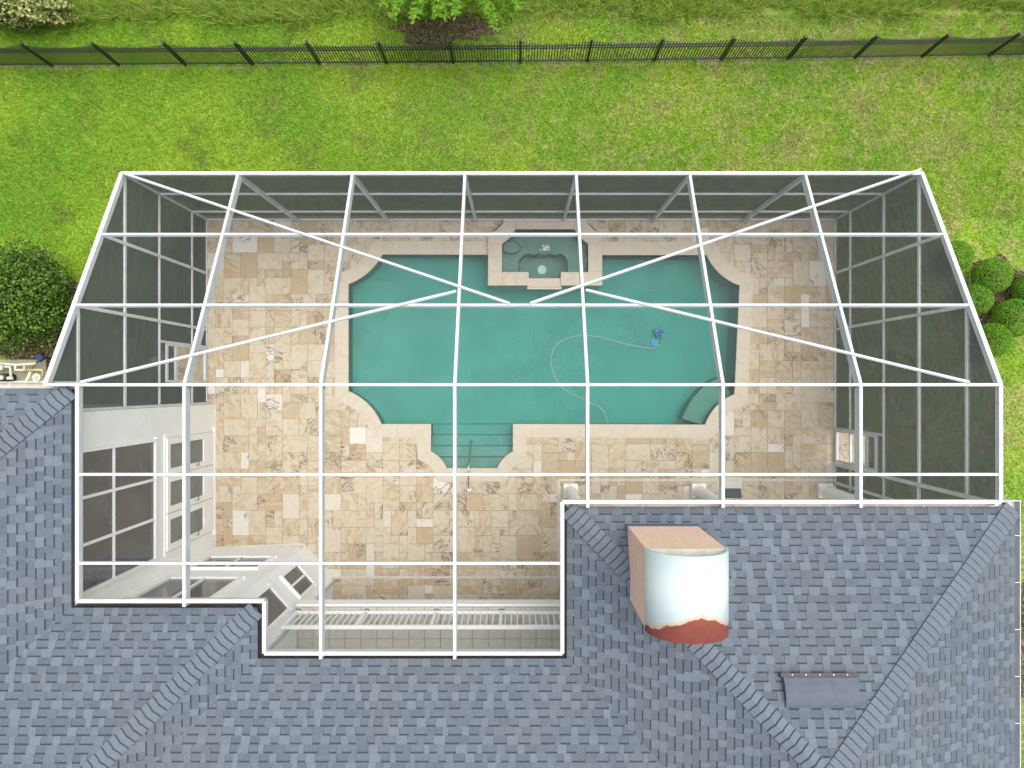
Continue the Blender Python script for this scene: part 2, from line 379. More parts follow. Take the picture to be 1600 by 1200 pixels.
def clip_poly(poly, line):          # keep side where a*x+b*y+c >= 0
    a, b, c = line; out = []
    for i in range(len(poly)):
        p, q = poly[i], poly[(i+1) % len(poly)]; dp = a*p[0]+b*p[1]+c; dq = a*q[0]+b*q[1]+c
        if dp >= 0: out.append(p)
        if (dp > 0 and dq < 0) or (dp < 0 and dq > 0):
            k = dp/(dp-dq); out.append((p[0]+(q[0]-p[0])*k, p[1]+(q[1]-p[1])*k))
    return out
def clip_convex(poly, conv):        # conv counter-clockwise
    for i in range(len(conv)):
        p, q = conv[i], conv[(i+1) % len(conv)]
        a, b = -(q[1]-p[1]), q[0]-p[0]; poly = clip_poly(poly, (a, b, -(a*p[0]+b*p[1])))
        if len(poly) < 3: return []
    return poly
def area(poly): return 0.5*sum(poly[i][0]*poly[(i+1) % len(poly)][1]-poly[(i+1) % len(poly)][0]*poly[i][1] for i in range(len(poly)))
def ccw(p): return p if area(p) > 0 else p[::-1]

# ------------------------------------------------------------------ ground
LZ = -0.12
XL, XR, YB = -7.45, 7.63, 4.02
hx0, hx1, hy0, hy1 = XL-0.06, XR+0.06, -9.0, YB+0.07
b = MB(); R = 600
b.add([(-R,-R,LZ),(R,-R,LZ),(R,hy0,LZ),(-R,hy0,LZ)], [(0,1,2,3)]); b.add([(-R,hy1,LZ),(R,hy1,LZ),(R,R,LZ),(-R,R,LZ)], [(0,1,2,3)])
b.add([(-R,hy0,LZ),(hx0,hy0,LZ),(hx0,hy1,LZ),(-R,hy1,LZ)], [(0,1,2,3)]); b.add([(hx1,hy0,LZ),(R,hy0,LZ),(R,hy1,LZ),(hx1,hy1,LZ)], [(0,1,2,3)])
tag(b.build('lawn', M['lawn']), kind='structure')
def blob(px, py, rx, ry, n=22, j=0.25):
    o = []
    for i in range(n):
        a = 2*math.pi*i/n; k = 1+random.uniform(-j, j); q = G(px+rx*k*math.cos(a), py+ry*k*math.sin(a), LZ); o.append((q.x, q.y))
    return ccw(o)
beds = [blob(55,505,75,95), blob(1555,470,48,72), blob(1612,1010,24,110)]
for bd in beds: tag(MB().prism(bd, LZ-0.03, LZ+0.012).build('mulch_bed', M['mulch']), kind='structure')
dirt = blob(690,42,75,26, j=0.3); tag(MB().prism(dirt, LZ-0.03, LZ+0.01).build('bare_dirt', M['soil']), kind='structure')

# ------------------------------------------------------------------ patio of travertine tiles
house_foot = [(-7.31,-0.43),(-7.31,-3.86),(-5.12,-3.84),(-4.43,-4.63),(-4.43,-6.2),(-20,-6.2),(-20,-0.43)]
CS = 0.2
nx = int(round((XR-XL)/CS)); csx = (XR-XL)/nx; ny = int(math.ceil((YB+5.9)/CS))
free = np.zeros((nx, ny), bool)
for i in range(nx):
    for j in range(ny):
        x = XL+(i+.5)*csx; y = YB-(j+.5)*CS
        ok = not (inside(house_foot, x, y) and dist_poly(house_foot, x, y) > 0.15)
        for pl in (pool_poly, spa_out):
            if ok and (inside(pl, x, y) or dist_poly(pl, x, y) < (0.12 if pl is pool_poly else -1)) and not (pl is spa_out and dist_poly(pl, x, y) < 0.13): ok = False
        free[i, j] = ok
patio = tag(bpy.data.objects.new('patio', None), kind='structure'); C.objects.link(patio)
b = MB()
for i in range(nx):
    for j in range(ny):
        if free[i, j]:
            x0 = XL+i*csx; y1 = YB-j*CS
            b.add([(x0,y1-CS,-0.016),(x0+csx,y1-CS,-0.016),(x0+csx,y1,-0.016),(x0,y1,-0.016)], [(0,1,2,3)])
b.build('mortar_bed', M['grout'], patio)
b = MB(); b.lohi((XL-0.07,YB-0.02,-0.25),(XR+0.07,YB+0.08,-0.004)); b.lohi((XL-0.07,-0.43,-0.25),(XL+0.02,YB-0.021,-0.005)); b.lohi((XR-0.02,-6,-0.25),(XR+0.07,YB-0.021,-0.005))
b.build('slab_edge', M['concrete'], patio)
used = ~free; tiles = []
opts = [(3,2,5),(2,3,4),(2,2,6),(2,1,2.5),(1,2,2.5),(1,1,1.2)]
order = [(i, j) for j in range(ny) for i in range(nx)]
for (i, j) in order:
    if used[i, j]: continue
    ch = [(o[0], o[1], o[2]) for o in opts if i+o[0] <= nx and j+o[1] <= ny and not used[i:i+o[0], j:j+o[1]].any()]
    tot = sum(o[2] for o in ch); k = random.random()*tot
    for o in ch:
        k -= o[2]
        if k <= 0: break
    used[i:i+o[0], j:j+o[1]] = True; tiles.append((i, j, o[0], o[1]))
def tile_shape(b, x, y, w, h, z, g=0.0018, **at):
    x0, x1, y0, y1 = x-w/2+g, x+w/2-g, y-h/2+g, y+h/2-g; c = 0.004
    vs = [(x0,y0,z-0.02),(x1,y0,z-0.02),(x1,y1,z-0.02),(x0,y1,z-0.02),(x0,y0,z-c),(x1,y0,z-c),(x1,y1,z-c),(x0,y1,z-c),(x0+c,y0+c,z),(x1-c,y0+c,z),(x1-c,y1-c,z),(x0+c,y1-c,z)]
    b.add(vs, [(0,1,5,4),(1,2,6,5),(2,3,7,6),(3,0,4,7),(4,5,9,8),(5,6,10,9),(6,7,11,10),(7,4,8,11),(8,9,10,11)], **at)
tiles.sort(key=lambda q: -(q[2]*q[3]) + 0.08*abs(-q[1]*CS+YB+1) + 0.02*abs(XL+q[0]*csx)*0)
tm = {}; rest = MB()
for k, (i, j, wd, hg) in enumerate(tiles):
    x = XL+(i+wd/2)*csx; y = YB-(j+hg/2)*CS; z = random.uniform(-0.0015, 0.0015)
    if k < 300:
        if (wd, hg) not in tm:
            q = MB(); tile_shape(q, 0, 0, wd*csx, hg*CS, 0); tm[(wd, hg)] = q.mesh('tile', M['trav'])
        inst('tile', tm[(wd, hg)], (x, y, z), patio)
    else: tile_shape(rest, x, y, wd*csx, hg*CS, z, rnd=random.random())
tag(rest.build('tiles', M['trav'], patio), kind='stuff')

# ------------------------------------------------------------------ pool
pool = thing('swimming_pool', (0, 0, 0), 'teal swimming pool with scalloped corners and pale stone coping', 'pool')
def floor_z(x): return -0.55-0.34*(x-G(543,0).x)/(G(1157,0).x-G(543,0).x)
b = MB(); n = len(pool_poly)
vs = [(x, y, -0.005) for x, y in pool_poly]+[(x, y, floor_z(x)) for x, y in pool_poly]
b.add(vs, [(i, (i+1) % n, n+(i+1) % n, n+i) for i in range(n)]); b.build('basin_wall', M['plaster'], pool)
b = MB(); b.add([(x, y, floor_z(x)) for x, y in pool_poly], [tuple(range(n))]); b.build('basin_floor', M['plaster'], pool)
# steps in the alcove
ys = [664, 681, 698, 715, 734]; zs = [-0.60, -0.47, -0.35, -0.23]
for k in range(4):
    q0 = G(671, ys[k]); q1 = G(804, ys[k+1])
    if k == 3: poly = [g2(p) for p in ((671,715),(804,715),(785,722),(778,734),(697,734),(690,722))]
    else: poly = [(q0.x,q1.y),(q1.x,q1.y),(q1.x,q0.y),(q0.x,q0.y)]
    st = MB().prism(ccw(poly), -1.3, zs[k]).build('step', M['bench'] if k == 3 else M['plaster'], pool)
    MB().lohi((q0.x, q0.y-0.016, zs[k]+0.001), (q1.x, q0.y+0.002, zs[k]+0.006)).build('nosing', M['step_edge'], st)
# curved bench
bx, by, br = A3c; pts = [(bx+(x-bx)*(br-0.02)/br, by+(y-by)*(br-0.02)/br) for x, y in A3]
out = [(bx+(x-bx)*(br+0.5)/br, by+(y-by)*(br+0.5)/br) for x, y in A3]
bn = MB().prism(ccw(pts+out[::-1]), -1.6, -0.40).build('bench', M['bench'], pool)
MB().tube([(x, y, -0.395) for x, y in out], 0.008, 6).build('nosing', M['step_edge'], bn)
pw = []
wp = [(x, y) for x, y in pool_poly]
MB().prism(ccw(wp), -2.4, -0.10).build('water', M['water'], pool)
# coping stones
def normals_at(poly):
    out = []; n = len(poly); s = 1 if area(poly) > 0 else -1
    for i in range(n):
        p0, p1, p2 = Vector(poly[i-1]), Vector(poly[i]), Vector(poly[(i+1) % n])
        d1 = (p1-p0).normalized(); d2 = (p2-p1).normalized()
        n1 = Vector((d1.y, -d1.x))*s; n2 = Vector((d2.y, -d2.x))*s
        m = n1+n2; out.append(m/max(m.dot(n1), 0.35))
    return out
nrm = normals_at(pool_poly); CW = 0.30; idx = 0
for g, c in groups:
    m = len(g)-1; nn = [nrm[(idx+i) % n] for i in range(m+1)]; idx += m
    if not c: continue
    if m == 1:
        L = (Vector(g[1])-Vector(g[0])).length; k = max(1, round(L/0.40)); cuts = [(i/k, (i+1)/k) for i in range(k)]
        Lr = [[a, bb] for a, bb in cuts]
    else:
        L = sum((Vector(g[i+1])-Vector(g[i])).length for i in range(m)); k = max(2, round(L/0.33)); Lr = []
        for i in range(k): Lr.append([i/k+(1/k)*q/3 for q in range(4)])
    def at(f):
        x = f*m; i = min(int(x), m-1); fr = x-i
        p = Vector(g[i]).lerp(Vector(g[i+1]), fr)
        if m == 1:
            d = (Vector(g[1])-Vector(g[0])).normalized(); s = 1 if area(pool_poly) > 0 else -1; fl = Vector((d.y, -d.x))*s
            q = nn[0] if f < 1e-6 else nn[1] if f > 1-1e-6 else fl
        else: q = nn[i].lerp(nn[i+1], fr)
        return p, q
    for fs in Lr:
        inn = []; ou = []
        for f in fs:
            p, q = at(f); inn.append(p-q*0.025); ou.append(p+q*CW)
        poly = [tuple(v) for v in inn]+[tuple(v) for v in ou[::-1]]
        ce = sum((Vector(v) for v in poly), Vector((0,0)))/len(poly)
        poly = [tuple(ce+(Vector(v)-ce)*0.992) for v in poly]
        MB().prism(ccw(poly), -0.05, 0.012+random.uniform(0, .002)).build('coping_stone', M['coping'], pool)
# handrail, cleaner
hr = thing('hand_rail', tuple(G(733,765)), 'curved stainless steel hand rail over the pool steps', 'hand rail')
p0, p1 = G(733,764), G(736,690)
pts = []
for i in range(15):
    f = i/14; y = p0.y+(p1.y-p0.y)*f
    z = 0.0 if i == 0 else 0.55*math.sin(math.pi*min(1, f*1.0))**0.5 if f < 0.5 else 0.55-1.0*(f-0.5)**1.3*1.9
    pts.append((p0.x+(p1.x-p0.x)*f, y, z))
MB().tube(pts, 0.021, 8).build('rail', M['steel'], hr, True)
MB().tube([(p0.x,p0.y,0.0),(p0.x,p0.y,0.018)], 0.05, 12).build('flange', M['steel'], hr)
MB().tube([(p1.x,p1.y,-0.6),(p1.x,p1.y,pts[-1][2])], 0.021, 8).build('post', M['steel'], hr)
cx = G(1025,522,-1.2); cz = floor_z(cx.x)
cl = thing('pool_cleaner', (cx.x, cx.y, cz), 'blue square pool cleaner on the pool floor', 'pool cleaner')
b = MB().box((cx.x,cx.y,cz+0.09), (0.24,0.24,0.16), 0.35); b.build('body', M['cblue'], cl, bevel=0.03)
MB().box((cx.x,cx.y,cz+0.19), (0.13,0.13,0.05), 0.75).build('cover', M['blue'], cl, bevel=0.012)
q = G(1018,537,-1.2); MB().tube([(q.x,q.y,cz+0.01),(q.x,q.y,cz+0.06)], 0.10, 16).build('float', M['cblue'], cl)
hp = [(949,663),(947,650),(938,637),(918,627),(893,615),(873,600),(862,575),(863,550),(876,534),(900,525),(925,525),(950,530),(975,537),(1000,542),(1018,544),(1032,540),(1037,532),(1034,524),(1027,521)]
pts = []
for k in range(len(hp)-1):
    P0, P1, P2, P3 = [Vector(hp[max(0, min(len(hp)-1, k+d))]) for d in (-1,0,1,2)]
    for s in range(4):
        u = s/4; p = 0.5*((2*P1)+(P2-P0)*u+(2*P0-5*P1+4*P2-P3)*u*u+(3*P1-P0-3*P2+P3)*u**3)
        f = (k+u)/(len(hp)-1); z = -0.13 if f < .8 else -0.13+(cz+0.2+0.13)*(f-.8)/.2
        pts.append(G(p.x, p.y, z))
tag(MB().tube(pts, 0.015, 8).build('cleaner_hose', M['hose'], None, True), 'thin pale hose curving through the pool from wall to blue cleaner', 'hose')

# ------------------------------------------------------------------ spa
spa = thing('spa', tuple(G(852,400)), 'raised square hot tub with notched spillway set into the pool edge', 'spa')
SZ = 0.13
def sp(*p): return [(G(a, c, SZ).x, G(a, c, SZ).y) for a, c in p]
s_in = sp((807,358),(896,358),(903,369),(919,380),(919,425),(876,425),(876,434),(826,434),(826,425),(784.5,425),(784.5,380),(800,369))
s_well = sp((811,434),(811,402),(817,394),(826,391),(835,394),(842,391),(851,394),(860,391),(868,394),(878,391),(886,396),(889,404),(889,434))
s_out = sp((764,445),(764,367),(788,345),(916,345),(939.5,367),(939.5,445),(876,445),(876,448),(826,448),(826,445))
b = MB(); m = len(s_in)
b.add([(x,y,SZ-0.02) for x,y in s_in]+[(x,y,-0.75) for x,y in s_in], [(i,(i+1)%m,m+(i+1)%m,m+i) for i in range(m)])
b.build('inner_wall', M['plaster'], spa)
m = len(s_out); b = MB(); b.add([(x,y,SZ-0.03) for x,y in s_out]+[(x,y,-1.7) for x,y in s_out], [(i,(i+1)%m,m+(i+1)%m,m+i) for i in range(m)]); b.build('outer_wall', M['coping'], spa)
b = MB(); b.add([(x,y,-0.75) for x,y in s_in], [tuple(range(len(s_in)))]); b.build('well_floor', M['plaster'], spa)
benchs = ccw(sp((784,425.5),(784,380),(807,357.5),(896,357.5),(919.5,380),(919.5,425.5),(889,425.5),(889,404),(886,396),(878,391),(868,394),(860,391),(851,394),(842,391),(835,394),(826,391),(817,394),(811,402),(811,425.5)))
sb = MB().prism(benchs, -0.76, -0.30).build('bench', M['bench'], spa)
MB().tube([(x,y,-0.297) for x,y in sp((811,425),(811,402),(817,394),(826,391),(835,394),(842,391),(851,394),(860,391),(868,394),(878,391),(886,396),(889,404),(889,425))], 0.012, 6).build('nosing', M['step_edge'], sb)
cs = [sp((798,383))[0]]; q = G(799,383,SZ); ov = [(q.x+0.21*math.cos(a), q.y+0.15*math.sin(a)) for a in [2*math.pi*i/18 for i in range(18)]]
ov = [p for p in ov]; so_ = MB().prism(ov, -0.31, -0.14).build('corner_step', M['bench'], spa)
MB().tube([(x,y,-0.137) for x,y in ov]+[(*ov[0],-0.137)], 0.009, 6).build('nosing', M['step_edge'], so_)
q = G(847,421,-0.7); MB().tube([(q.x,q.y,-0.75),(q.x,q.y,-0.735)], 0.11, 18).build('drain_cover', M['foam'], spa)
MB().prism(ccw(s_in), -1.0, 0.04).build('water', M['spa_water'], spa)
b = MB()
for i in range(60):
    a = random.random()*6.28; r = random.random()**.7*0.13; q = G(852,388,0.05); x = q.x+r*math.cos(a); y = q.y+r*math.sin(a)*.7; s = random.uniform(.008,.022)
    b.add([(x+s,y,.038),(x,y+s,.038),(x-s,y,.038),(x,y-s,.038),(x,y,.038+s)], [(0,1,4),(1,2,4),(2,3,4),(3,0,4)])
tag(b.build('foam', M['foam'], spa), kind='stuff')
cst = []
for k in range(3): cst.append(sp((762.5,381+k*21.7),(784.5,381+k*21.7),(784.5,381+(k+1)*21.7),(762.5,381+(k+1)*21.7))); cst.append(sp((919,381+k*21.7),(941,381+k*21.7),(941,381+(k+1)*21.7),(919,381+(k+1)*21.7)))
for k in range(2): cst.append(sp((784.7+k*20.7,425),(784.7+(k+1)*20.7,425),(784.7+(k+1)*20.7,446),(784.7+k*20.7,446))); cst.append(sp((876+k*21.5,425),(876+(k+1)*21.5,425),(876+(k+1)*21.5,446),(876+k*21.5,446)))
for k in range(4): cst.append(sp((806+k*23,343),(829+k*23,343),(829+k*23,358),(806+k*23,358)))
cst.append(sp((762.5,381),(762.5,366),(775,360),(785,350),(788,343),(806,343),(806,358),(800,369),(784.5,381)))
cst.append(sp((941,381),(941,366),(929,360),(919,350),(916,343),(898,343),(898,358),(903,369),(919,381)))
for p in cst:
    ce = sum((Vector(v) for v in p), Vector((0,0)))/len(p); p = [tuple(ce+(Vector(v)-ce)*0.99) for v in p]
    MB().prism(ccw(p), SZ-0.06, SZ).build('coping_stone', M['coping'], spa)
MB().prism(ccw(sp((824,434),(877.5,434),(877.5,451.5),(824,451.5))), SZ-0.10, SZ-0.055).build('spillway_stone', M['coping'], spa)

# ------------------------------------------------------------------ drains
dr = [((336,632),(336,856)),((336,856),(473,850)),((473,850),(521,902)),((521,902),(873,902)),((873,902),(873,750)),((873,750),(1302,750))]
for i, (a, c) in enumerate(dr):
    tag(MB().beam(G(*a, 0.0), G(*c, 0.0), 0.055, 0.02, off=0.004+0.0005*i).build('deck_drain', M['drain']), 
        ['narrow grey deck drain along the wall with the three glazed doors','narrow grey deck drain along the wall below the pair of stacked windows','short grey deck drain along the angled bay wall','narrow grey deck drain across the patio in front of the balcony','grey deck drain turning the patio corner beside the first porch column','narrow grey deck drain along the porch columns'][i], 'drain', 'deck drains round the patio')
# ------------------------------------------------------------------ house
house = thing('house', (0, -6, 0), 'white stucco house with blue grey shingle hip roofs around the pool patio', 'house')
EZ, SL = 5.94, 0.42
b = MB(); T = 0.2
def wall(b, p, q, z0, z1, inward):   # thin box wall with outer face on p-q
    p = Vector((*p, 0)); q = Vector((*q, 0)); i = Vector((*inward, 0)).normalized()*T
    b.prism(ccw([tuple(v)[:2] for v in (p, q, q+i, p+i)]), z0, z1)
for p, q, i in (((-13,-0.43),(-7.34,-0.43),(0,-1)), ((-7.31,-0.431),(-7.31,-4.05),(-1,0)), ((-7.309,-3.86),(-5.12,-3.86),(0,-1)), ((-5.12,-3.86),(-4.43,-4.63),(-1,-1)),
                ((-4.43,-4.63),(-4.43,-6.2),(-1,0)), ((-4.43,-6.0),(1.05,-6.0),(0,-1)), ((1.05,-6.2),(1.05,-4.6),(1,0)), ((1.051,-4.6),(7.6,-4.6),(0,-1)), ((7.6,-4.601),(7.6,-11),(-1,0))):
    w_ = MB(); wall(w_, p, q, -0.1, 5.86, i); w_.build('wall', M['stucco'], house)
w_ = MB(); w_.lohi((1.05,-2.75,3.0),(7.6,-2.4,5.86)); w_.lohi((1.05,-4.59,3.0),(1.35,-2.76,5.86)); w_.build('porch_beam', M['stucco'], house)
# columns
for px in (891, 1090, 1287):
    q = G(px, 766); co = MB()
    co.lohi((q.x-0.17,q.y-0.17,0.0),(q.x+0.17,q.y+0.17,0.16))
    cobj = co.build('column_base', M['trim'], house, bevel=0.01)
    pr = [(0.16,.165),(0.22,.165),(0.24,.14),(0.30,.135),(2.6,.115),(2.75,.115),(2.78,.15),(2.85,.16)]
    MB().tube([(q.x,q.y,z) for z, r in pr], [r for z, r in pr], 20).build('column', M['trim'], house, True)
    MB().lohi((q.x-0.19,q.y-0.19,2.85),(q.x+0.19,q.y+0.19,2.998)).build('column_capital', M['trim'], house)
# windows ----
def win(p, q, z0, z1, nrm, cols, rows, glass='glass', name='window', fw=0.055, rails=None, colcuts=None):
    p = Vector((*p, 0)); q = Vector((*q, 0)); N = Vector((*nrm, 0)).normalized(); d = (q-p); L = d.length; d.normalize()
    def bar(a0, a1, c0, c1, t0, t1):
        m = MB(); pts = []
        for tt in (t0, t1):
            for (a, c) in ((a0,c0),(a1,c0),(a1,c1),(a0,c1)): pts.append(p+d*a+Vector((0,0,c))+N*tt)
        return m.add(pts, [(3,2,1,0),(4,5,6,7),(0,1,5,4),(1,2,6,5),(2,3,7,6),(3,0,4,7)])
    fr = MB()
    for args in ((0,L,z0,z0+fw),(0,L,z1-fw,z1),(0,fw,z0+fw,z1-fw),(L-fw,L,z0+fw,z1-fw)):
        k = bar(*args, -0.02, 0.06); fr.add(k.v, k.f)
    f = fr.build(name, M['trim'], house)
    cc = colcuts or [i/cols for i in range(1, cols)]; rr = rails or [i/rows for i in range(1, rows)]
    xs = [0]+list(cc)+[1]; zz = [0]+list(rr)+[1]
    for i in range(len(xs)-1):
        for j in range(len(zz)-1):
            bar(fw+(L-2*fw)*xs[i], fw+(L-2*fw)*xs[i+1], z0+fw+(z1-z0-2*fw)*zz[j], z0+fw+(z1-z0-2*fw)*zz[j+1], 0.004, 0.012).build('pane', M[glass], f)
    for c_ in cc: a = fw+(L-2*fw)*c_; bar(a-.025, a+.025, z0+fw, z1-fw, 0.0, 0.045).build('mullion', M['trim'], f)
    for r_ in rr: z = z0+fw+(z1-z0-2*fw)*r_; bar(fw, L-fw, z-.022, z+.022, 0.0, 0.042).build('glazing_bar', M['trim'], f)
    sl_ = bar(-0.03, L+0.03, z0-0.03, z0-0.001, 0.0, 0.045); sl_.build('sill', M['trim'], f)
    return f
win((-7.31,-1.05),(-7.31,-3.5), 2.86, 5.5, (1,0), 3, 2, colcuts=[0.325,0.665], rails=[0.585])
win((-6.92,-3.86),(-5.45,-3.86), 1.10, 2.20, (0,1), 2, 2)
win((-6.97,-3.86),(-5.5,-3.86), 2.92, 4.50, (0,1), 2, 1)
cu = Vector((-4.43+5.12, -4.63+3.86)); ca = Vector((-5.12,-3.86)); cn = (0.77, 0.69)
win(tuple(ca+cu*0.18), tuple(ca+cu*0.80), 1.10, 2.25, cn, 2, 1)
win(tuple(ca+cu*0.18), tuple(ca+cu*0.80), 2.92, 4.50, cn, 1, 1)
# french doors
for k in range(3):
    y0 = -1.08-0.79*k; X0 = -7.31
    d = MB()
    for (a, c, z0, z1) in ((y0,y0-.13,0.06,2.40),(y0-.64,y0-.77,0.06,2.40),(y0-.131,y0-.639,2.27,2.40),(y0-.131,y0-.639,0.06,0.62)): d.lohi((X0-.01,c,z0),(X0+.05,a,z1))
    do = d.build('door', M['trim'], house)
    MB().lohi((X0+.003,y0-.64,0.62),(X0+.02,y0-.13,2.27)).build('glass', M['doorglass'], do)
    h = MB().tube([(X0+.05,y0-.70,1.02),(X0+.10,y0-.70,1.02),(X0+.10,y0-.60,1.02)], 0.011, 6); h.build('handle', M['dark'], do)
MB().lohi((-7.309,-3.55,0.0),(-7.25,-0.98,0.055)).build('door_sill', M['trim'], house)
b = MB(); b.lohi((-7.311,-1.0,0.06),(-7.285,-1.07,2.46)); b.lohi((-7.311,-3.46,0.06),(-7.285,-3.53,2.46)); b.lohi((-7.311,-3.459,2.405),(-7.286,-1.071,2.46)); b.build('door_surround', M['trim'], house)
MB().lohi((-4.47,-4.72,0.0),(-4.39,-4.64,5.6)).build('downspout', M['alu'], house)
# balcony
BZ = 2.9
bal = MB().lohi((-4.429,-5.999,2.66),(1.049,-4.41,2.885)).build('balcony', M['pad'], house)
MB().lohi((-4.427,-4.41,2.62),(1.047,-4.36,2.93)).build('fascia', M['trim'], bal)
tw = 0.32; k0 = 0
for i in range(17):
    for j in range(5):
        x = -4.42+tw*(i+.5); y = -4.43-tw*(j+.5); 
        wq = tw if x+tw/2 < 1.04 else 0
        if wq:
            q = MB(); tile_shape(q, x, y, tw, tw, BZ, 0.006); q.build('tile', M['tilefloor'], bal)
RY = -4.51
MB().lohi((-4.42,RY-.03,2.98),(1.04,RY+.03,3.02)).build('bottom_rail', M['trim'], bal)
MB().lohi((-4.42,RY-.035,3.86),(1.04,RY+.035,3.91)).build('top_rail', M['trim'], bal)
bm_ = MB().box((0,0,3.44), (0.022,0.022,0.84)).mesh('baluster', M['trim'])
posts = [-4.39,-3.02,-1.62,-0.32,1.0]
for i in range(46):
    x = -4.38+0.1185*i
    if all(abs(x-p) > 0.05 for p in posts): inst('baluster', bm_, (x, RY, 0), bal)
for p in posts:
    MB().lohi((p-.03,RY-.028,2.9),(p+.03,RY+.028,3.86)).build('post', M['trim'], bal); MB().lohi((p-.045,RY-.045,2.9),(p+.045,RY+.045,2.912)).build('post_foot', M['dark'], bal)

# roof -------------------------------------------------------------
rd = MB(); roof_parts = []
def zplane(kind, c):     # returns function z(x,y) with upslope distance
    return {'+Y': lambda x, y: EZ+SL*(c-y), '+X': lambda x, y: EZ+SL*(c-x), '-X': lambda x, y: EZ+SL*(x-c)}[kind]
e = {'AX':-7.13,'AY':-0.04,'BX':-4.155,'BY':-3.545,'CY':-4.355,'DX0':0.807,'DX1':7.934,'DY':-1.94}
dm = 3.0; dd = (e['DX1']-e['DX0'])/2
planes = [('+Y', e['AY'], [(e['AX'],e['AY']),(-13.1,e['AY']),(e['AX']-dm,e['AY']-dm)]),
 ('+X', e['AX'], [(e['AX'],e['AY']),(e['AX'],e['BY']),(e['AX']-dm,e['BY']-dm),(e['AX']-dm,e['AY']-dm)]),
 ('+Y', e['BY'], [(e['AX'],e['BY']),(e['BX'],e['BY']),(e['BX']-dm,e['BY']-dm),(e['AX']-dm,e['BY']-dm)]),
 ('+X', e['BX'], [(e['BX'],e['BY']),(e['BX'],e['CY']),(e['BX']-dm,e['CY']-dm),(e['BX']-dm,e['BY']-dm)]),
 ('+Y', e['CY'], [(e['BX'],e['CY']),(e['DX0'],e['CY']),(e['DX0']+dm,e['CY']-dm),(e['BX']-dm,e['CY']-dm)]),
 ('-X', e['DX0'], [(e['DX0'],e['DY']),(e['DX0'],e['CY']),(e['DX0']+dm,e['CY']-dm),(e['DX0']+dd,e['CY']-dm),(e['DX0']+dd,e['DY']-dd)]),
 ('+Y', e['DY'], [(e['DX0'],e['DY']),(e['DX1'],e['DY']),(e['DX0']+dd,e['DY']-dd)]),
 ('+X', e['DX1'], [(e['DX1'],e['DY']),(e['DX1'],-9.5),(e['DX0']+dd,-9.5),(e['DX0']+dd,e['DY']-dd)])]
for kind, c, poly in planes:
    zf = zplane(kind, c); poly = ccw(poly); m = len(poly)
    rd.add([(x,y,zf(x,y)-0.02) for x,y in poly]+[(x,y,zf(x,y)-0.12) for x,y in poly], [tuple(range(m)), tuple(range(m,2*m))[::-1]]+[(i,(i+1)%m,m+(i+1)%m,m+i) for i in range(m)])
# back slopes closing the house
rd.add([(-13.1,-6.9,7.1),(4.37,-7.3,7.2),(4.37,-11,5.9),(-13.1,-11,5.9)], [(0,1,2,3)])
roof = rd.build('roof', M['underlay'], house)
cosS = 1/math.sqrt(1+SL*SL); EXP = 0.1235; TH = 0.009
WID = [0.085, 0.115, 0.145, 0.175, 0.21]
def local(kind):
    if kind == '+Y': u = Vector((-1,0,0)); hv = Vector((0,-1,0))
    elif kind == '+X': u = Vector((0,1,0)); hv = Vector((-1,0,0))
    else: u = Vector((0,-1,0)); hv = Vector((1,0,0))
    v = (hv+Vector((0,0,SL))).normalized(); return u, v, u.cross(v)
cand = []; srest = MB()
def prof(v, th): return max(0.002, th*(1-v/(EXP+0.03)*0.8))
def shingle_parts(w_, tooth):
    L = EXP+0.02
    if tooth: return [([(0,0),(w_,0),(w_,L),(0,L)], 0.0)]
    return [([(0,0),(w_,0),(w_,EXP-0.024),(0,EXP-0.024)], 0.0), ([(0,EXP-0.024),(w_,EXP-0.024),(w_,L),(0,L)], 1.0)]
def shingle_emit(mb, poly, th, tf, **at):
    m = len(poly); vs = [tf(p[0], p[1], prof(p[2], th)) for p in poly]+[tf(p[0], p[1], -0.004) for p in poly]
    mb.add(vs, [tuple(range(m))]+[(i,(i+1)%m,m+(i+1)%m,m+i) for i in range(m)], **at)
smesh = {}
for wi in range(len(WID)):
    for tooth in (0, 1):
        q = MB()
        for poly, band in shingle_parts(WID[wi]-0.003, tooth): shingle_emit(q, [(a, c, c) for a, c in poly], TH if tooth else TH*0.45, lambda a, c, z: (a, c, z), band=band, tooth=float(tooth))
        smesh[(wi, tooth)] = q.mesh('shingle', M['shingle'])
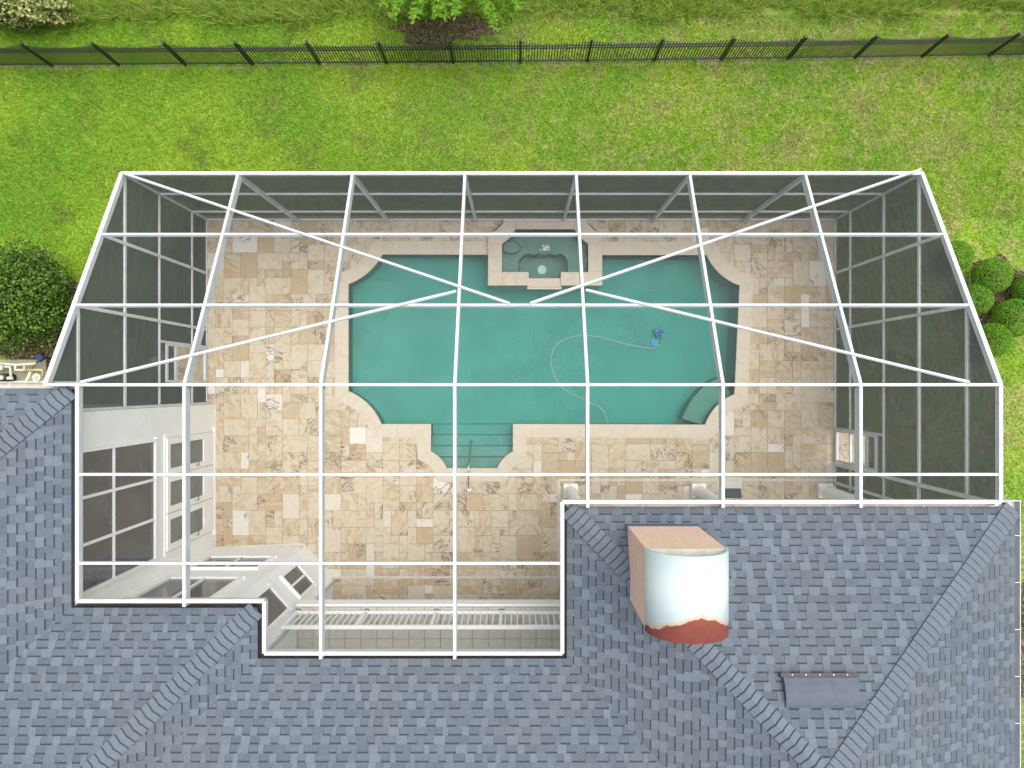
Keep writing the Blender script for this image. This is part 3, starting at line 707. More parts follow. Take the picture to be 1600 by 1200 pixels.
for kind, c, poly in planes:
    u, v, nn = local(kind); zf = zplane(kind, c)
    org = Vector((0, c, EZ)) if kind == '+Y' else Vector((c, 0, EZ))
    lp = ccw([((Vector((x,y,zf(x,y)))-org).dot(u), (Vector((x,y,zf(x,y)))-org).dot(v)) for x, y in poly])
    u0, u1 = min(p[0] for p in lp), max(p[0] for p in lp); v1 = max(p[1] for p in lp)
    row = 0; vv = -0.012
    tf0 = lambda a, c_, z: tuple(org+u*a+v*c_+nn*z)
    while vv < v1:
        x = u0-random.random()*0.3; tooth = random.randint(0, 1)
        while x < u1:
            wi = random.choice((0,1,2,3) if tooth else (1,2,3,4)); wd = WID[wi]
            rect = [(x,vv),(x+wd,vv),(x+wd,vv+EXP),(x,vv+EXP)]
            full = all(inside(lp, p[0], max(p[1], 0.001)) for p in rect)
            ctr = org+u*(x+wd/2)+v*(vv+EXP/2)
            if full:
                cand.append((H-ctr.z+0.15*abs(ctr.x)*0, wi, tooth, org+u*x+v*vv, (u, v, nn), ctr))
            else:
                rv = random.random()
                for sub, band in shingle_parts(wd-0.003, tooth):
                    pl = clip_convex([(x+a, vv+cc_) for a, cc_ in sub], [(p[0], p[1]-0.014) if p[1] < 0.01 else p for p in lp])
                    if len(pl) >= 3 and abs(area(pl)) > 1e-5:
                        shingle_emit(srest, [(a, cc_, cc_-vv) for a, cc_ in pl], TH if tooth else TH*.45, tf0, band=band, tooth=float(tooth), rnd=rv)
            x += wd; tooth = 1-tooth
        vv += EXP; row += 1
def inview(p):
    k = F/(H-p.z); px = 808+p.x*k; py = 604-p.y*k; return 15 < px < 1585 and py < 1185
cand.sort(key=lambda q: (not inview(q[5]), -WID[q[1]]*F/(q[0])))
for k, (_, wi, tooth, o, (u, v, nn), ctr) in enumerate(cand):
    if k < 300:
        inst('shingle', smesh[(wi, tooth)], o, roof, Matrix((u, v, nn)).transposed())
    else:
        rv = random.random()
        for sub, band in shingle_parts(WID[wi]-0.003, tooth):
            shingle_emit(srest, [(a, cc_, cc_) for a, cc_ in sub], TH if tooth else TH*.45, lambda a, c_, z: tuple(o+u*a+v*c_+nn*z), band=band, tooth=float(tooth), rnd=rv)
tag(srest.build('shingles', M['shingle'], roof), kind='stuff')
# hip caps
def hip(p, dirxy, L, k1, k2):
    p = Vector((*p, EZ)); a = Vector((*dirxy, SL)).normalized(); n1 = local(k1)[2]; n2 = local(k2)[2]
    def wing(nv, other):
        s = a.cross(nv).normalized(); return s if s.dot(other) > 0 or False else -s
    w1 = a.cross(n1).normalized(); w1 = w1 if w1.z < 0 else -w1
    w2 = a.cross(n2).normalized(); w2 = w2 if w2.z < 0 else -w2
    q = MB(); W = 0.15; ln = 0.19
    def ring(s_, lift):
        o = []
        for wv, nv, f in ((w1, n1, 1), (w1, n1, .5), (None, None, 0), (w2, n2, .5), (w2, n2, 1)):
            o.append(a*s_+Vector((0,0,lift+0.016)) if wv is None else a*s_+wv*W*f+nv*(lift+0.012))
        return o
    r0, r1, r2 = ring(0, 0.022), ring(0.098, 0.012), ring(ln, 0.004)
    rb = [p_-Vector((0,0,0.034)) for p_ in r0]
    q.add(r0+r1, [(i,i+1,6+i,5+i) for i in range(4)], tooth=1.0, cap=1.0); q.add(r1+r2, [(i,i+1,6+i,5+i) for i in range(4)], tooth=1.0, band=1.0)
    q.add(rb+r0, [(i,i+1,6+i,5+i) for i in range(4)], tooth=1.0)
    for k_ in (0, 4): q.add([r0[k_], r1[k_], r2[k_], r2[k_]-Vector((0,0,.02)), r0[k_]-Vector((0,0,.034))], [(0,1,2,3,4)], tooth=1.0)
    me = q.mesh('hip_cap', M['shingle'])
    s = 0.02
    while s < L:
        inst('hip_cap', me, p+a*s+Vector((0,0,random.uniform(0,.003))), roof); s += 0.118
lf = math.sqrt(2+SL*SL)
hip((e['AX'],e['AY']), (-1,-1), dm*lf, '+Y', '+X'); hip((e['BX'],e['BY']), (-1,-1), dm*lf*0.95, '+Y', '+X')
hip((e['DX0'],e['DY']), (1,-1), dd*lf, '+Y', '-X'); hip((e['DX1'],e['DY']), (-1,-1), dd*lf, '+Y', '+X')
# fascia, soffit and gutters along the eaves (path runs round the inner court)
path = [(-13.1,e['AY']),(e['AX'],e['AY']),(e['AX'],e['BY']),(e['BX'],e['BY']),(e['BX'],e['CY']),(e['DX0'],e['CY']),(e['DX0'],e['DY']),(e['DX1'],e['DY']),(e['DX1'],-9.5)]
outn = [(0,1),(1,0),(0,1),(1,0),(0,1),(-1,0),(0,1),(1,0)]
shaded = [0,0,1,1,1,1,0,0]
def ext(i, off):     # offset path point pairs along both outward normals
    p, q = Vector(path[i]), Vector(path[i+1]); N = Vector(outn[i])
    a = p+N*off; bb = q+N*off
    if i > 0: a = a+Vector(outn[i-1])*off
    if i < len(outn)-1: bb = bb+Vector(outn[i+1])*off
    return a, bb
for i in range(len(outn)):
    N = Vector(outn[i])
    def strip(off0, off1, z0, z1, name, mat, par):
        a, bb = ext(i, off0); c_, d_ = ext(i, off1)
        return MB().prism(ccw([tuple(a), tuple(bb), tuple(d_), tuple(c_)]), z0, z1).build(name, mat, par)
    strip(-0.42, -0.005, 5.80, 5.815, 'soffit', M['trim'], house)
    strip(-0.03, -0.002, 5.76, 5.905, 'fascia_board', M['trim'], house)
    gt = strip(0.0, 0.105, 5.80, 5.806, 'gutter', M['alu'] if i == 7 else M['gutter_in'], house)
    strip(0.105, 0.118, 5.80, 5.925, 'gutter_lip', M['alu'], gt)
    if shaded[i]: strip(0.002, 0.104, 5.807, 5.84, 'shade_strip', M['gutter_shade'], gt)  # dark strip added to stand in for shade in the gutter trough
    if i in (7, 6, 0):
        a, bb = ext(i, 0.06); L = (bb-a).length; k = 0.5
        while k < L:
            p = a+(bb-a)*(k/L); MB().box((p.x,p.y,5.93), (0.11 if i == 7 else 0.012, 0.012 if i == 7 else 0.11, 0.008)).build('gutter_strap', M['alu'], gt); k += 0.75
q = G(1570,788,5.85); MB().tube([(q.x,q.y,5.806),(q.x,q.y,5.812)], 0.022, 14).build('gutter_outlet', M['dark'], gt)
# chimney
cx0, cx1, cy0, cy1, cz1 = 1.74, 2.83, -3.28, -2.19, 7.79
ch = MB().lohi((cx0,cy0,5.6),(cx1,cy1,cz1)).build('chimney', M['peach'], house)
b = MB(); seg_ = 28; r0 = (cx1-cx0)/2+0.012; mx_ = (cx0+cx1)/2
vs = []
for y in (cy1+0.015, cy0-0.015):
    for rr in (r0, r0-0.035):
        for i in range(seg_+1):
            a = math.pi*i/seg_; vs.append((mx_+rr*math.cos(a), y, cz1-0.06+rr*math.sin(a)))
n_ = seg_+1; fs = []
for i in range(seg_):
    fs += [(i,i+1,2*n_+i+1,2*n_+i),(n_+i,3*n_+i,3*n_+i+1,n_+i+1),(i,n_+i,n_+i+1,i+1),(2*n_+i,2*n_+i+1,3*n_+i+1,3*n_+i)]
b.add(vs, fs); cap = b.build('chimney_shroud', M['rusty'], ch)
for p_ in cap.data.polygons: p_.use_smooth = len(p_.vertices) == 4 and abs(p_.normal.y) < 0.5
MB().lohi((cx0+.3,cy0+.3,cz1+.02),(cx1-.3,cy1-.3,cz1+.12)).build('flue', M['concrete'], ch); MB().lohi((cx0+.03,cy0-.012,cz1+.001),(cx1-.03,cy1+.013,cz1+.02)).build('crown_plate', M['drain'], ch)
b = MB(); b.lohi((cx0-.03,cy1,5.9),(cx1+.03,cy1+.012,6.16)); b.build('flashing', M['vent'], ch)
# roof vent
u, v, nn = local('+Y'); o = Vector((0, e['DY'], EZ)); d0 = 2.55/cosS
def rv(x, vv, z): return o+Vector((x,0,0))+v*vv+nn*z
b = MB(); sec = [(d0-0.26,0.02),(d0-0.25,0.09),(d0-0.14,0.115),(d0+0.02,0.105),(d0+0.12,0.06),(d0+0.16,0.02)]
vs = [rv(3.87,a,z) for a, z in sec]+[rv(4.93,a,z) for a, z in sec]; m = len(sec)
b.add(vs, [tuple(range(m))[::-1], tuple(range(m,2*m))]+[(i,i+1,m+i+1,m+i) for i in range(m-1)])
vt = b.build('roof_vent', M['vent'], house)
b = MB(); b.add([rv(x,a,z) for z in (0.02,0.10) for (x,a) in ((3.83,d0-0.31),(4.97,d0-0.31),(4.97,d0-0.255),(3.83,d0-0.255))], [(3,2,1,0),(4,5,6,7),(0,1,5,4),(1,2,6,5),(2,3,7,6),(3,0,4,7)])
b.build('flange', M['dark'], vt)
for k in range(5):
    p = rv(4.0+0.2*k, d0-0.285, 0.10); MB().box(p, (0.018,0.018,0.012)).build('nail', M['alu'], vt)

# ------------------------------------------------------------------ screen enclosure
cage = thing('screen_enclosure', (0, YB, 0), 'white aluminium pool enclosure with mesh screens and crossed roof braces', 'pool enclosure')
Z1, Z2, YR = 3.8, 6.05, 0.03
def sl_pt(x, t): return Vector((x, YB+(YR-YB)*t, Z1+(Z2-Z1)*t))
def un_slope(px, py):      # point of the sloped roof seen at a photo pixel
    d = Vector(((px-808)/F, (604-py)/F, -1)); P = sl_pt(0, 0); nn = Vector((0, Z2-Z1, YB-YR)).normalized()
    k = (P-Vector((0,0,H))).dot(nn)/d.dot(nn); return Vector((0,0,H))+d*k
sn = Vector((0, Z2-Z1, YB-YR)).normalized(); UP = Vector((0,0,1))
FX = [-5.255,-3.10,-0.985,1.113,3.25,5.425]
t1, t2 = 0.3277, 0.6655
XL2, YA, XB_, YC, XD, YD = -6.94, -3.385, -3.99, -4.21, 0.713, -1.82
def el(name, p, q, w_, h_, up=UP, off=0.0, mat='alu'): return MB().beam(p, q, w_, h_, up, off).build(name, M[mat], cage)
ends = [YA, YC, YC, YD, YD, YD]
for x, ye in zip(FX, ends):
    el('roof_beam', sl_pt(x,0), sl_pt(x,1)+Vector((0,0,0.0)), 0.05, 0.17, sn, 0.034)
    el('roof_beam', (x,YR,Z2), (x,ye-0.09,Z2), 0.05, 0.17, UP, 0.0335)
    el('post', (x,YB-0.02,0.0), (x,YB-0.02,Z1-0.03), 0.14, 0.06, (1,0,0), 0.03)
for x in (XL, XR):
    el('rake_beam', sl_pt(x,0), sl_pt(x,1), 0.075, 0.10, sn, 0.034)
    el('post', (x,YB,0.0), (x,YB,Z1), 0.08, 0.08, (1,0,0), 0.04)
el('eave_beam', (XL,YB,Z1), (XR,YB,Z1), 0.06, 0.10, UP, 0.040)
for tt in (t1, t2): el('purlin', sl_pt(XL+.04,tt), sl_pt(XR-.04,tt), 0.042, 0.055, sn, 0.027)
el('purlin', (XL-0.03,YR,Z2), (XR+0.03,YR,Z2), 0.045, 0.065, UP, 0.029)
for y, xa, xb in ((-1.387, XL2, XR), (-2.79, XL2, XD)): el('purlin', (xa,y,Z2), (xb,y,Z2), 0.042, 0.055, UP, 0.027)
per = [((XL2,YR),(XL2,YA)),((XL2,YA),(XB_,YA)),((XB_,YA),(XB_,YC)),((XB_,YC),(XD,YC)),((XD,YC),(XD,YD)),((XD,YD),(XR,YD)),((XR,YD),(XR,YR))]
for i, (p, q) in enumerate(per): el('edge_beam', (*p,Z2), (*q,Z2), 0.06, 0.10, UP, 0.036+0.0007*i)
for a, c in (((192,273),(796,477)),((128,600),(713,458)),((1437,268),(828,477)),((1512,600),(915,456))):
    P_, Q_ = un_slope(*a), un_slope(*c)
    if P_.z > Z2: P_.z = Z2
    el('roof_brace', P_, Q_, 0.042, 0.036, sn, 0.068)
for gz in (0.04, 0.82, 2.37): el('girt', (XL,YB-0.004,gz), (XR,YB-0.004,gz), 0.05, 0.05, UP, 0.025, 'alu_old')
gp = G(787,341,0.2); gq = G(916,341,0.2); el('kick_plate', (gp.x,YB-0.05,0.17), (gq.x,YB-0.05,0.17), 0.04, 0.10, UP, 0.0)
def zroof(y): return Z2 if y <= YR else Z1+(Z2-Z1)*(YB-y)/(YB-YR)
for side, x, yend in ((-1, XL, -0.43), (1, XR, YD)):
    for tt in (t1, t2):
        p = sl_pt(x, tt); el('post', (x,p.y,0.0), (x,p.y,p.z-0.03), 0.06, 0.06, (1,0,0), 0.03, 'alu_old')
    el('post', (x,YR,0.0), (x,YR,Z2-0.05), 0.06, 0.06, (1,0,0), 0.03, 'alu_old')
    for gz in (0.04, 0.84, 2.38): el('girt', (x+0.003*side,YB-0.03,gz), (x+0.003*side,yend,gz), 0.05, 0.05, UP, 0.025, 'alu_old')
    el('girt', (x+0.003*side,YB-0.03,Z1-0.07), (x+0.003*side,yend,Z1-0.07), 0.055, 0.06, UP, 0.025, 'alu_old')
    el('girt', (x+0.003*side,sl_pt(x,t2).y,5.22), (x+0.003*side,yend,5.22), 0.055, 0.06, UP, 0.025, 'alu_old')
el('post', (XL,-0.40,0), (XL,-0.40,5.9), 0.05, 0.05, (1,0,0), 0.025, 'alu_old')
el('post', (XR,-1.86,0), (XR,-1.86,Z2-.06), 0.07, 0.07, (1,0,0), 0.03, 'alu_old'); el('post', (XR,-2.30,0), (XR,-2.30,5.8), 0.06, 0.06, (1,0,0), 0.03, 'alu_old')
for gz in (0.04, 0.84, 2.38, 3.7): el('girt', (XR+.003,-1.9,gz), (XR+.003,-2.4,gz), 0.05, 0.05, UP, 0.025, 'alu_old')
# doors in the side walls
def cdoor(x, y0, y1, side):
    m = MB(); xx = x
    zt = 2.05
    for (a, c, z0, z1) in ((y0,y0-.05,0.02,2.10),(y1+.05,y1,0.02,2.10),(y0-.051,y1+.051,zt-.03,2.099),(y0-.051,y1+.051,0.03,0.16),(y0-.051,y1+.051,1.60,1.70)): m.lohi((xx-.028,c,z0),(xx+.028,a,z1))
    do = m.build('screen_door', M['alu'], cage)
    MB().add([(xx,y0-.05,.16),(xx,y1+.05,.16),(xx,y1+.05,1.6),(xx,y0-.05,1.6)], [(0,1,2,3)]).build('door_panel', M['door_screen'], do)
    MB().add([(xx,y0-.05,1.7),(xx,y1+.05,1.7),(xx,y1+.05,2.02),(xx,y0-.05,2.02)], [(0,1,2,3)]).build('transom_panel', M['wall_screen'], do)
    MB().lohi((xx+side*0.03-.012,y1+.06,0.95),(xx+side*0.03+.012,y1+.085,1.2)).build('handle', M['alu'], do)
    return do
LD = (0.92, 0.09); RD = (-1.03, -1.80)
cdoor(XL, *LD, 1); cdoor(XR, *RD, -1)
for x, (a, c) in ((XL, LD), (XR, RD)): el('door_post', (x,a+.025,0), (x,a+.025,2.36), 0.05, 0.05, (1,0,0), 0.025)
# screens
def panel(pts, mat): MB().add(pts, [tuple(range(len(pts)))]).build('screen_panel', M[mat], cage)
xs = [XL]+FX+[XR]
for i in range(7):
    for a, c in ((0,t1),(t1,t2),(t2,1)):
        panel([sl_pt(xs[i],a), sl_pt(xs[i+1],a), sl_pt(xs[i+1],c), sl_pt(xs[i],c)], 'roof_screen')
    for z0, z1 in ((0.05,0.82),(0.82,2.37),(2.37,Z1)):
        panel([(xs[i],YB,z0),(xs[i+1],YB,z0),(xs[i+1],YB,z1),(xs[i],YB,z1)], 'wall_screen')
flat = [(XL2,FX[0],YA),(FX[0],XB_,YA),(XB_,FX[1],YC),(FX[1],FX[2],YC),(FX[2],XD,YC),(XD,FX[3],YD),(FX[3],FX[4],YD),(FX[4],FX[5],YD),(FX[5],XR,YD)]
for x0, x1, ye in flat:
    cuts = [YR,-1.387]+([-2.79] if ye < -3 else [])+[ye]
    for a, c in zip(cuts[:-1], cuts[1:]): panel([(x0,a,Z2),(x1,a,Z2),(x1,c,Z2),(x0,c,Z2)], 'roof_screen')
for x, yend, dr_ in ((XL, -0.43, LD), (XR, -2.8, RD)):
    cuts = [YB, sl_pt(0,t1).y, sl_pt(0,t2).y, YR]+([yend] if x < 0 else [RD[0]+.05, -1.86, yend])
    for a, c in zip(cuts[:-1], cuts[1:]):
        hasdoor = (c-0.1 < dr_[1] and a+.1 > dr_[0])
        for z0, z1 in ((0.05,0.84),(0.84,2.38),(2.38,3.75)):
            if hasdoor and z0 < 2:
                if x < 0 and z0 > .5 or x < 0:
                    panel([(x,a,z0),(x,dr_[0]+.05,z0),(x,dr_[0]+.05,z1),(x,a,z1)], 'wall_screen')
                if z0 > .5: panel([(x,dr_[0],2.10),(x,c,2.10),(x,c,2.38),(x,dr_[0],2.38)], 'wall_screen')
                continue
            panel([(x,a,z0),(x,c,z0),(x,c,z1),(x,a,z1)], 'wall_screen')
        za, zc = zroof(a), zroof(c)
        if c == yend: za = zc = 5.78
        panel([(x,a,3.76),(x,c,3.76),(x,c,zc),(x,a,za)], 'wall_screen')
panel([(XL,YR,5.86),(XL2,YR,5.86),(XL2,YR,Z2),(XL,YR,Z2)], 'wall_screen')

# ------------------------------------------------------------------ things around
b = MB(); x0 = G(1130,770)
tag(MB().lohi((G(1131,0).x,G(0,778).y,0.003),(G(1158,0).x,G(0,763).y,0.016)).build('door_mat', M['mat'], bevel=0.003), 'small charcoal door mat on the porch tiles beside a column', 'mat')
def stoop(nm, x0, x1, y0, y1, lab, nxx, nyy):
    s = thing(nm, ((x0+x1)/2,(y0+y1)/2,LZ), lab, 'paving', 'stone stoops outside the screen doors')
    MB().lohi((x0,y0,LZ-.05),(x1,y1,LZ+.055)).build('slab', M['grout'], s)
    for i in range(nxx):
        for j in range(nyy):
            q = MB(); w_, h_ = (x1-x0)/nxx, (y1-y0)/nyy; tile_shape(q, x0+w_*(i+.5), y0+h_*(j+.5), w_, h_, LZ+.075); q.build('tile', M['trav'], s)
stoop('stoop', XL-0.90, XL-0.08, 0.02, 0.98, 'small stone stoop outside the screen door near the pipes', 2, 2)
stoop('stoop', XR+0.08, XR+0.90, -1.85, -0.98, 'small stone stoop outside the screen door beside the porch columns', 2, 2)
for k, pp in enumerate((((234,560),(246,556),(252,580),(240,572)), ((251,549),(263,552),(263,574),(256,575)))):
    p = [(G(*q,LZ).x, G(*q,LZ).y) for q in pp]
    tag(MB().prism(ccw(p), LZ-.01, LZ+.05).build('broken_slab', M['tilefloor'], bevel=0.008), ['larger broken pale paving slab lying on grass beyond the stoop near the pipes','smaller broken pale paving slab against the stoop near the pipes'][k], 'paving slab')
# equipment
eq = thing('pool_pipework', tuple(G(35,580,LZ)), 'white pool plumbing pipes with valves beside the house wall', 'pipework')
q0, q1 = G(-30,596,LZ), G(74,562,LZ); MB().lohi((q0.x,q0.y,LZ-.05),(q1.x,q1.y,LZ+.05)).build('pad', M['pad'], eq)
def pipe(pts, z, r=0.03, mat='pvc', nm='pipe'): MB().tube([G(a, c, z) for a, c in pts], r, 8).build(nm, M[mat], eq, True)
pipe([(-20,568),(4,568),(25,570),(56,568)], 0.25); pipe([(24,569),(24,578),(38,578),(38,571)], 0.26); pipe([(-20,573),(16,573),(17,590)], 0.2, 0.034)
pipe([(38,578),(66,578),(67,588)], 0.22, 0.028, 'brass'); pipe([(48,581),(44,590),(40,597)], 0.3, 0.035); pipe([(3,571),(3,576),(-20,582)], 0.3, 0.03); pipe([(-20,590),(20,591)], 0.24, 0.04)
pipe([(20,597),(70,596)], 0.15, 0.03)
for a, c in ((12,590),(64,590)):
    p = G(a, c, 0.1); MB().tube([(p.x,p.y,LZ),(p.x,p.y,0.28),(p.x,p.y,0.30)], [0.1,0.1,0.07], 14).build('valve', M['pvc'] if a > 30 else M['dark'], eq); MB().tube([(p.x,p.y,0.30),(p.x,p.y,0.33)], 0.055, 12).build('valve_cap', M['drain'], eq)
p = G(63,559,0.3)
bl = thing('sprinkler_timer', (p.x,p.y,LZ), 'dark blue box on a short post above the white pipes', 'control box')
MB().box((p.x,p.y,0.30),(0.17,0.15,0.12),0.6).build('box', M['blue'], bl, bevel=0.01); MB().tube([(p.x,p.y,LZ),(p.x,p.y,0.24)], 0.02, 8).build('post', M['dark'], bl)
q = G(50,576,0.2); MB().tube([(p.x,p.y,0.24),(q.x,q.y,0.2)], 0.012, 6).build('cable', M['dark'], bl)

# ------------------------------------------------------------------ fence
fence = thing('fence', tuple(G(813,97,LZ)), 'long black metal picket fence with scalloped tops across the lawn', 'fence')
def fpt(px): return G(px, 103-0.00416*px-3.964e-6*px*px, LZ)
FS = 104.5; pk = []
hm = {}
for k in range(-8, 9):
    p = fpt(813+FS*k); MB().lohi((p.x-.028,p.y-.028,LZ-.1),(p.x+.028,p.y+.028,LZ+1.12)).build('post', M['black'], fence)
    MB().box((p.x,p.y,LZ+1.135),(0.07,0.07,0.03)).build('post_cap', M['black'], fence)
    if k == 8: break
    q = fpt(813+FS*(k+1)); N = 24
    for rz_ in (0.10, 0.74, 0.86):
        MB().beam((p.x,p.y,LZ+rz_), (q.x,q.y,LZ+rz_), 0.028, 0.03, UP, 0.0).build('rail', M['black'], fence)
    for i in range(1, N):
        f = i/N; hgt = round(0.93+0.13*(2*abs(f-.5))**1.6, 2); c_ = p.lerp(q, f); pk.append((abs(k), c_, hgt))
pk.sort(key=lambda a: a[0]); frest = MB()
for i, (_, c_, hgt) in enumerate(pk):
    if i < 300:
        if hgt not in hm: hm[hgt] = MB().lohi((-.009,-.009,0.04),(.009,.009,hgt)).mesh('picket', M['black'])
        inst('picket', hm[hgt], (c_.x,c_.y,LZ), fence)
    else: frest.lohi((c_.x-.009,c_.y-.009,LZ+.04),(c_.x+.009,c_.y+.009,LZ+hgt))
tag(frest.build('pickets', M['black'], fence), kind='stuff')

# ------------------------------------------------------------------ vegetation
def leaf_cloud(n, c, rad, size, lump=0.18, shell=0.55, elong=1.6, seed=1, flat=0.5, zmin=None):
    rg = np.random.default_rng(seed)
    d = rg.normal(size=(n,3)); d /= np.linalg.norm(d, axis=1)[:,None]
    ph = rg.uniform(0, 6.28, 6); fr = rg.uniform(2, 5, (6,3))
    bump = sum(np.sin(d@fr[i]*1.6+ph[i]) for i in range(6))/6
    r = (shell+(1-shell)*rg.random(n)**0.6)*(1+lump*bump*1.6)
    P = np.array(c)+d*r[:,None]*np.array(rad)
    if zmin is not None: P[:,2] = np.maximum(P[:,2], zmin+rg.random(n)*0.05)
    nv = d*(1-flat)+rg.normal(size=(n,3))*flat+np.array([0,0,0.3]); nv /= np.linalg.norm(nv,axis=1)[:,None]
    a = np.cross(nv, rg.normal(size=(n,3))); a /= np.linalg.norm(a,axis=1)[:,None]; bb = np.cross(nv, a)
    s = size*rg.uniform(0.6,1.3,n)[:,None]
    V = np.stack([P-a*s*elong*.5, P+bb*s*.5-nv*s*.12, P+a*s*elong*.5, P-bb*s*.5-nv*s*.12], 1).reshape(-1,3)
    return V, np.arange(4*n).reshape(n,4), rg.random(n)
def shrub(nm, px, py, zc, rad, n, size, mat, label, cat, group=None, seed=1, **kw):
    q = G(px, py, zc); s = thing(nm, (q.x,q.y,LZ), label, cat, group)
    V, Fq, r = leaf_cloud(n, (q.x,q.y,zc), rad, size, seed=seed, zmin=LZ+.02, **kw)
    setup(bpy.data.objects.new('foliage', fastmesh('foliage', V, Fq, M[mat], r)), s)
    st = MB()
    for k in range(4):
        a = k*1.6+seed; st.tube([(q.x,q.y,LZ-.05),(q.x+.3*rad[0]*math.cos(a),q.y+.3*rad[1]*math.sin(a),zc),(q.x+.55*rad[0]*math.cos(a),q.y+.55*rad[1]*math.sin(a),zc+.4*rad[2])],[.035,.02,.008],6)
    st.build('stem', M['bark'], s); return s
shrub('shrub', 28, 462, 0.55, (1.25,1.2,0.7), 15000, 0.048, 'bush', 'large dark loose shrub with yellowish leaf tips near the pool pipes', 'shrub', seed=3, lump=.38, shell=.3)
bl_ = [(1494,400,.36,'small clipped ball shrub against the enclosure at the lawn end of the bed'),(1550,431,.42,'round clipped ball shrub at the lawn edge of the mulch bed'),(1525,468,.36,'clipped ball shrub with bare twigs beside the enclosure wall'),
       (1583,497,.45,'large clipped ball shrub on the outer side of the mulch bed'),(1551,531,.40,'clipped ball shrub at the house end of the mulch bed'),(1612,452,.40,'clipped ball shrub standing outermost in the mulch bed')]
for k, (px, py, r_, lab) in enumerate(bl_):
    shrub('ball_shrub', px, py, r_*.9+LZ+.1, (r_,r_,r_), 9000, 0.019, 'ball', lab, 'shrub', 'clipped ball shrubs beside the enclosure', seed=20+k, lump=.015, shell=.92, flat=.55)
tw_ = MB(); rg = random.Random(5); q = G(1518,455,0.75)
for k in range(9):
    a = rg.uniform(0,6.28); l = rg.uniform(.15,.4); m1 = Vector((q.x+.3*l*math.cos(a),q.y+.5*l*math.sin(a),.6+rg.random()*.2)); tw_.tube([(q.x+.02*rg.random(),q.y,LZ),m1,m1+Vector((.6*l*math.cos(a),l*math.sin(a),.12))],[.005,.004,.002],5)
tag(tw_.build('bare_twigs', M['hose']), 'pale bare twigs sticking out of the ball shrub by the enclosure', 'twigs')
shrub('flowering_shrub', 30, 2, 0.45, (1.15,0.55,0.55), 7000, 0.06, 'cream', 'cream flowering shrub in the tall grass beyond the fence', 'shrub', seed=9, lump=.25, shell=.4)
# overhanging tree: drooping leafy shoots
tq = G(700,-130,2.2); tree = thing('tree', (tq.x,tq.y,LZ), 'bright green tree with drooping leafy shoots over bare dirt beyond the fence', 'tree')
tr = MB(); tr.tube([(tq.x,tq.y,LZ-.1),(tq.x+.05,tq.y,1.0),(tq.x,tq.y+.05,2.0)], [.16,.12,.08], 10)
Vs, Fs, Rs = [], [], []; off = 0; rg = np.random.default_rng(11)
ends_ = [(600,8),(615,22),(648,18),(648,30),(668,25),(682,26),(695,20),(712,24),(728,6),(742,4),(757,14),(775,42),(780,28),(802,20),(632,6),(660,4),(700,-5),(740,-15),(620,-20),(780,-10),(808,5),(590,-8),(690,10),(766,26)]
ends_ += [(700+95*math.cos(q_*.42), -130+(85+20*(q_%3))*math.sin(q_*.42)) for q_ in range(15)]+[(670+12*q_, -120-8*(q_%3)) for q_ in range(6)]
for k, (a, c_) in enumerate(ends_):
    z = rg.uniform(1.3,2.1)+(0.35 if k >= 24 else 0)+(0.35 if k >= 39 else 0); P3 = G(a, c_, z); P0 = Vector((tq.x,tq.y,1.7+rg.uniform(-.4,.3)))
    P1 = P0.lerp(P3, .5)+Vector((0,0,.5)); pts = [P0.lerp(P1, s).lerp(P1.lerp(P3, s), s) for s in np.linspace(0,1,9)]
    tr.tube(pts, [.03,.027,.024,.021,.018,.015,.012,.009,.006], 5)
    nl = 150
    u_ = rg.uniform(.45,1.02,nl); pos = np.array([list(P0.lerp(P1, s).lerp(P1.lerp(P3, s), s)) for s in u_])
    ang = rg.uniform(0,6.28,nl); dirv = np.stack([np.cos(ang), np.sin(ang), rg.uniform(-.3,.5,nl)],1); dirv /= np.linalg.norm(dirv,axis=1)[:,None]
    up_ = np.array([0,0,1])+rg.normal(size=(nl,3))*.3; sd_ = np.cross(dirv, up_); sd_ /= np.linalg.norm(sd_,axis=1)[:,None]
    L_ = rg.uniform(.13,.24,nl)[:,None]*(1.15-.4*u_[:,None])
    V = np.stack([pos, pos+dirv*L_*.5+sd_*L_*.17, pos+dirv*L_, pos+dirv*L_*.5-sd_*L_*.17],1).reshape(-1,3)
    Vs.append(V); Fs.append(np.arange(4*nl).reshape(nl,4)+off); off += 4*nl; Rs.append(np.clip(.25+.45*(u_-.5)+rg.random(nl)*.35+(.2 if k in (8,9,10) else 0),0,.99))
setup(bpy.data.objects.new('crown', fastmesh('crown', np.concatenate(Vs), np.concatenate(Fs), M['tree'], np.concatenate(Rs))), tree)
tr.build('trunk', M['bark'], tree, True)
# grass blades
def blades(n, x0, x1, y0, y1, h0, h1, wd, lean, seed, skip, zb=LZ):
    rg = np.random.default_rng(seed); P = np.stack([rg.uniform(x0,x1,n), rg.uniform(y0,y1,n)],1)
    keep = skip(P, rg); P = P[keep]; n = len(P); a = rg.uniform(0,6.28,n); h = rg.uniform(h0,h1,n); l = h*rg.uniform(lean*.4,lean,n)
    dx, dy = np.cos(a), np.sin(a); w_ = wd*rg.uniform(.7,1.3,n)
    z = np.full(n, zb)
    V = np.stack([np.stack([P[:,0]-dy*w_,P[:,1]+dx*w_,z],1), np.stack([P[:,0]+dy*w_,P[:,1]-dx*w_,z],1), np.stack([P[:,0]+dx*l,P[:,1]+dy*l,z+h],1)],1).reshape(-1,3)
    return V, rg.random(n)
def poly_mask(poly, P):
    r = np.zeros(len(P), bool); j = len(poly)-1
    for i in range(len(poly)):
        xi, yi = poly[i]; xj, yj = poly[j]
        r ^= ((yi > P[:,1]) != (yj > P[:,1])) & (P[:,0] < (xj-xi)*(P[:,1]-yi)/(yj-yi+1e-12)+xi); j = i
    return r
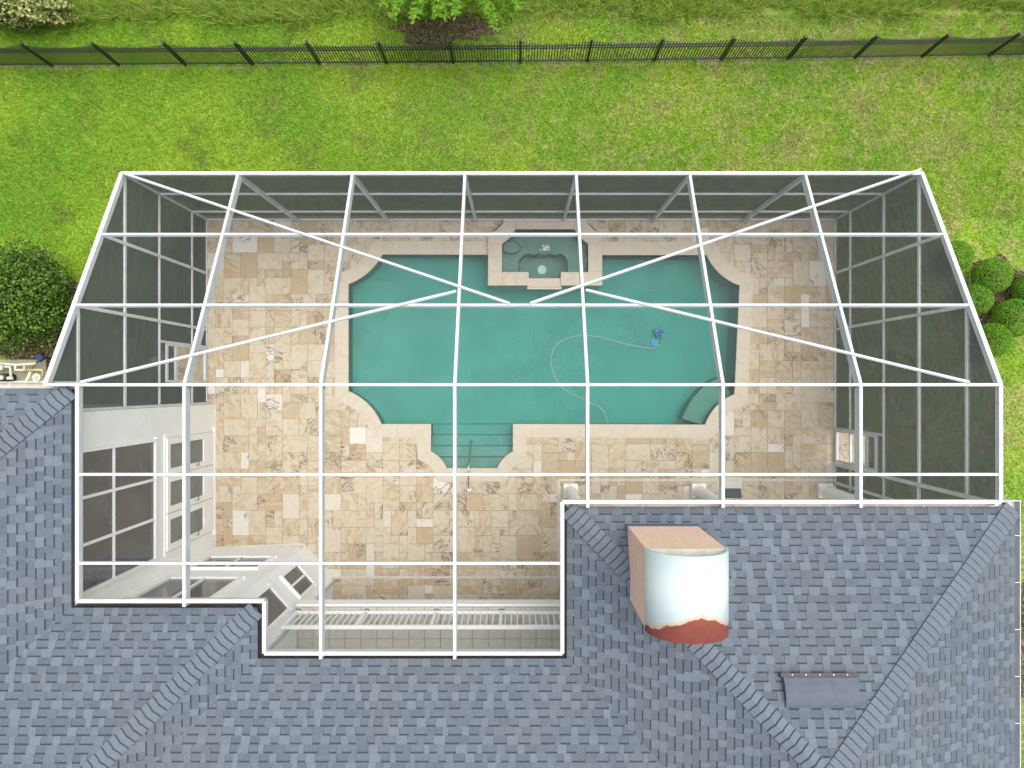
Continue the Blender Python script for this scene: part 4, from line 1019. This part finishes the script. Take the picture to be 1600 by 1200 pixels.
def skip_l(P, rg):
    k = np.ones(len(P), bool)
    for bd, f_ in zip(beds+[dirt], (.85,.6,.8,.6)): k &= ~(poly_mask(bd, P) & (rg.random(len(P)) < f_))
    fyy = 7.80+.0098*P[:,0]+.00026*P[:,0]**2; k &= ~((abs(P[:,1]-fyy) < .06) & (rg.random(len(P)) < .5))
    k &= ~((P[:,0] > hx0) & (P[:,0] < hx1) & (P[:,1] < hy1)); k &= ~((P[:,0] < XL) & (P[:,1] < 0.65) & (P[:,0] > -13.2) & (P[:,0] < -11.2))
    for x0, x1, y0, y1 in ((XL-.92,XL,0,1),(XR,XR+.92,-1.87,-.96)): k &= ~((P[:,0] > x0) & (P[:,0] < x1) & (P[:,1] > y0) & (P[:,1] < y1))
    return k
Vl, Rl = [], []
for args in ((300000,-13.5,13.5,4.05,9.0), (50000,-13.5,-7.5,-0.4,4.05), (70000,7.68,12.8,-9.5,4.05)):
    V, r = blades(args[0], *args[1:], 0.025, .075, .0085, 1.4, 31+len(Vl), skip_l); Vl.append(V); Rl.append(r)
V = np.concatenate(Vl); r = np.concatenate(Rl)
tag(setup(bpy.data.objects.new('lawn_grass', fastmesh('lawn_grass', V, np.arange(len(V)).reshape(-1,3), M['blade'], r, 3))), 'short green lawn grass with dry patches', 'grass', kind='stuff')
def skip_w(P, rg):
    edge = 8.84+.10*np.sin(P[:,0]*1.3)+.06*np.sin(P[:,0]*3.1+1)+.012*P[:,0]; k = P[:,1] > edge+rg.random(len(P))*.12
    return k & ~(poly_mask(dirt, P) & (P[:,1] < 8.9))
V, r = blades(70000, -13.8, 13.8, 8.4, 11.5, .18, .6, .008, 1.0, 77, skip_w)
tag(setup(bpy.data.objects.new('tall_grass', fastmesh('tall_grass', V, np.arange(len(V)).reshape(-1,3), M['wild'], r, 3))), 'tall unmown wild grass beyond the fence', 'grass', kind='stuff')

# litter lying on the beds
M['chip'] = leafmat('bark_chip', [(0.03,0.02,0.012),(0.09,0.06,0.035),(0.17,0.13,0.07),(0.32,0.28,0.16)], 0.0)
for bd, lab in zip(beds+[dirt], ('brown leaf litter under the large dark shrub','bark chips between the clipped ball shrubs','bark chips along the house side','brown leaf litter on dirt under the drooping tree')):
    P = np.array(bd); rg = np.random.default_rng(5); n = 9000
    Q = np.stack([rg.uniform(P[:,0].min(),P[:,0].max(),n), rg.uniform(P[:,1].min(),P[:,1].max(),n)],1); Q = Q[poly_mask(bd, Q)]; n = len(Q)
    a = rg.uniform(0,6.28,n); L_ = rg.uniform(.015,.045,n); w_ = L_*rg.uniform(.25,.6,n); z = LZ+.014+rg.random(n)*.02
    d = np.stack([np.cos(a)*L_,np.sin(a)*L_,rg.normal(size=n)*.012],1); sd_ = np.stack([-np.sin(a)*w_,np.cos(a)*w_,rg.normal(size=n)*.008],1); c_ = np.stack([Q[:,0],Q[:,1],z],1)
    V = np.stack([c_-d,c_+sd_,c_+d,c_-sd_],1).reshape(-1,3)
    tag(setup(bpy.data.objects.new('leaf_litter', fastmesh('leaf_litter', V, np.arange(4*n).reshape(n,4), M['chip'], rg.random(n)))), lab, 'litter', kind='stuff')
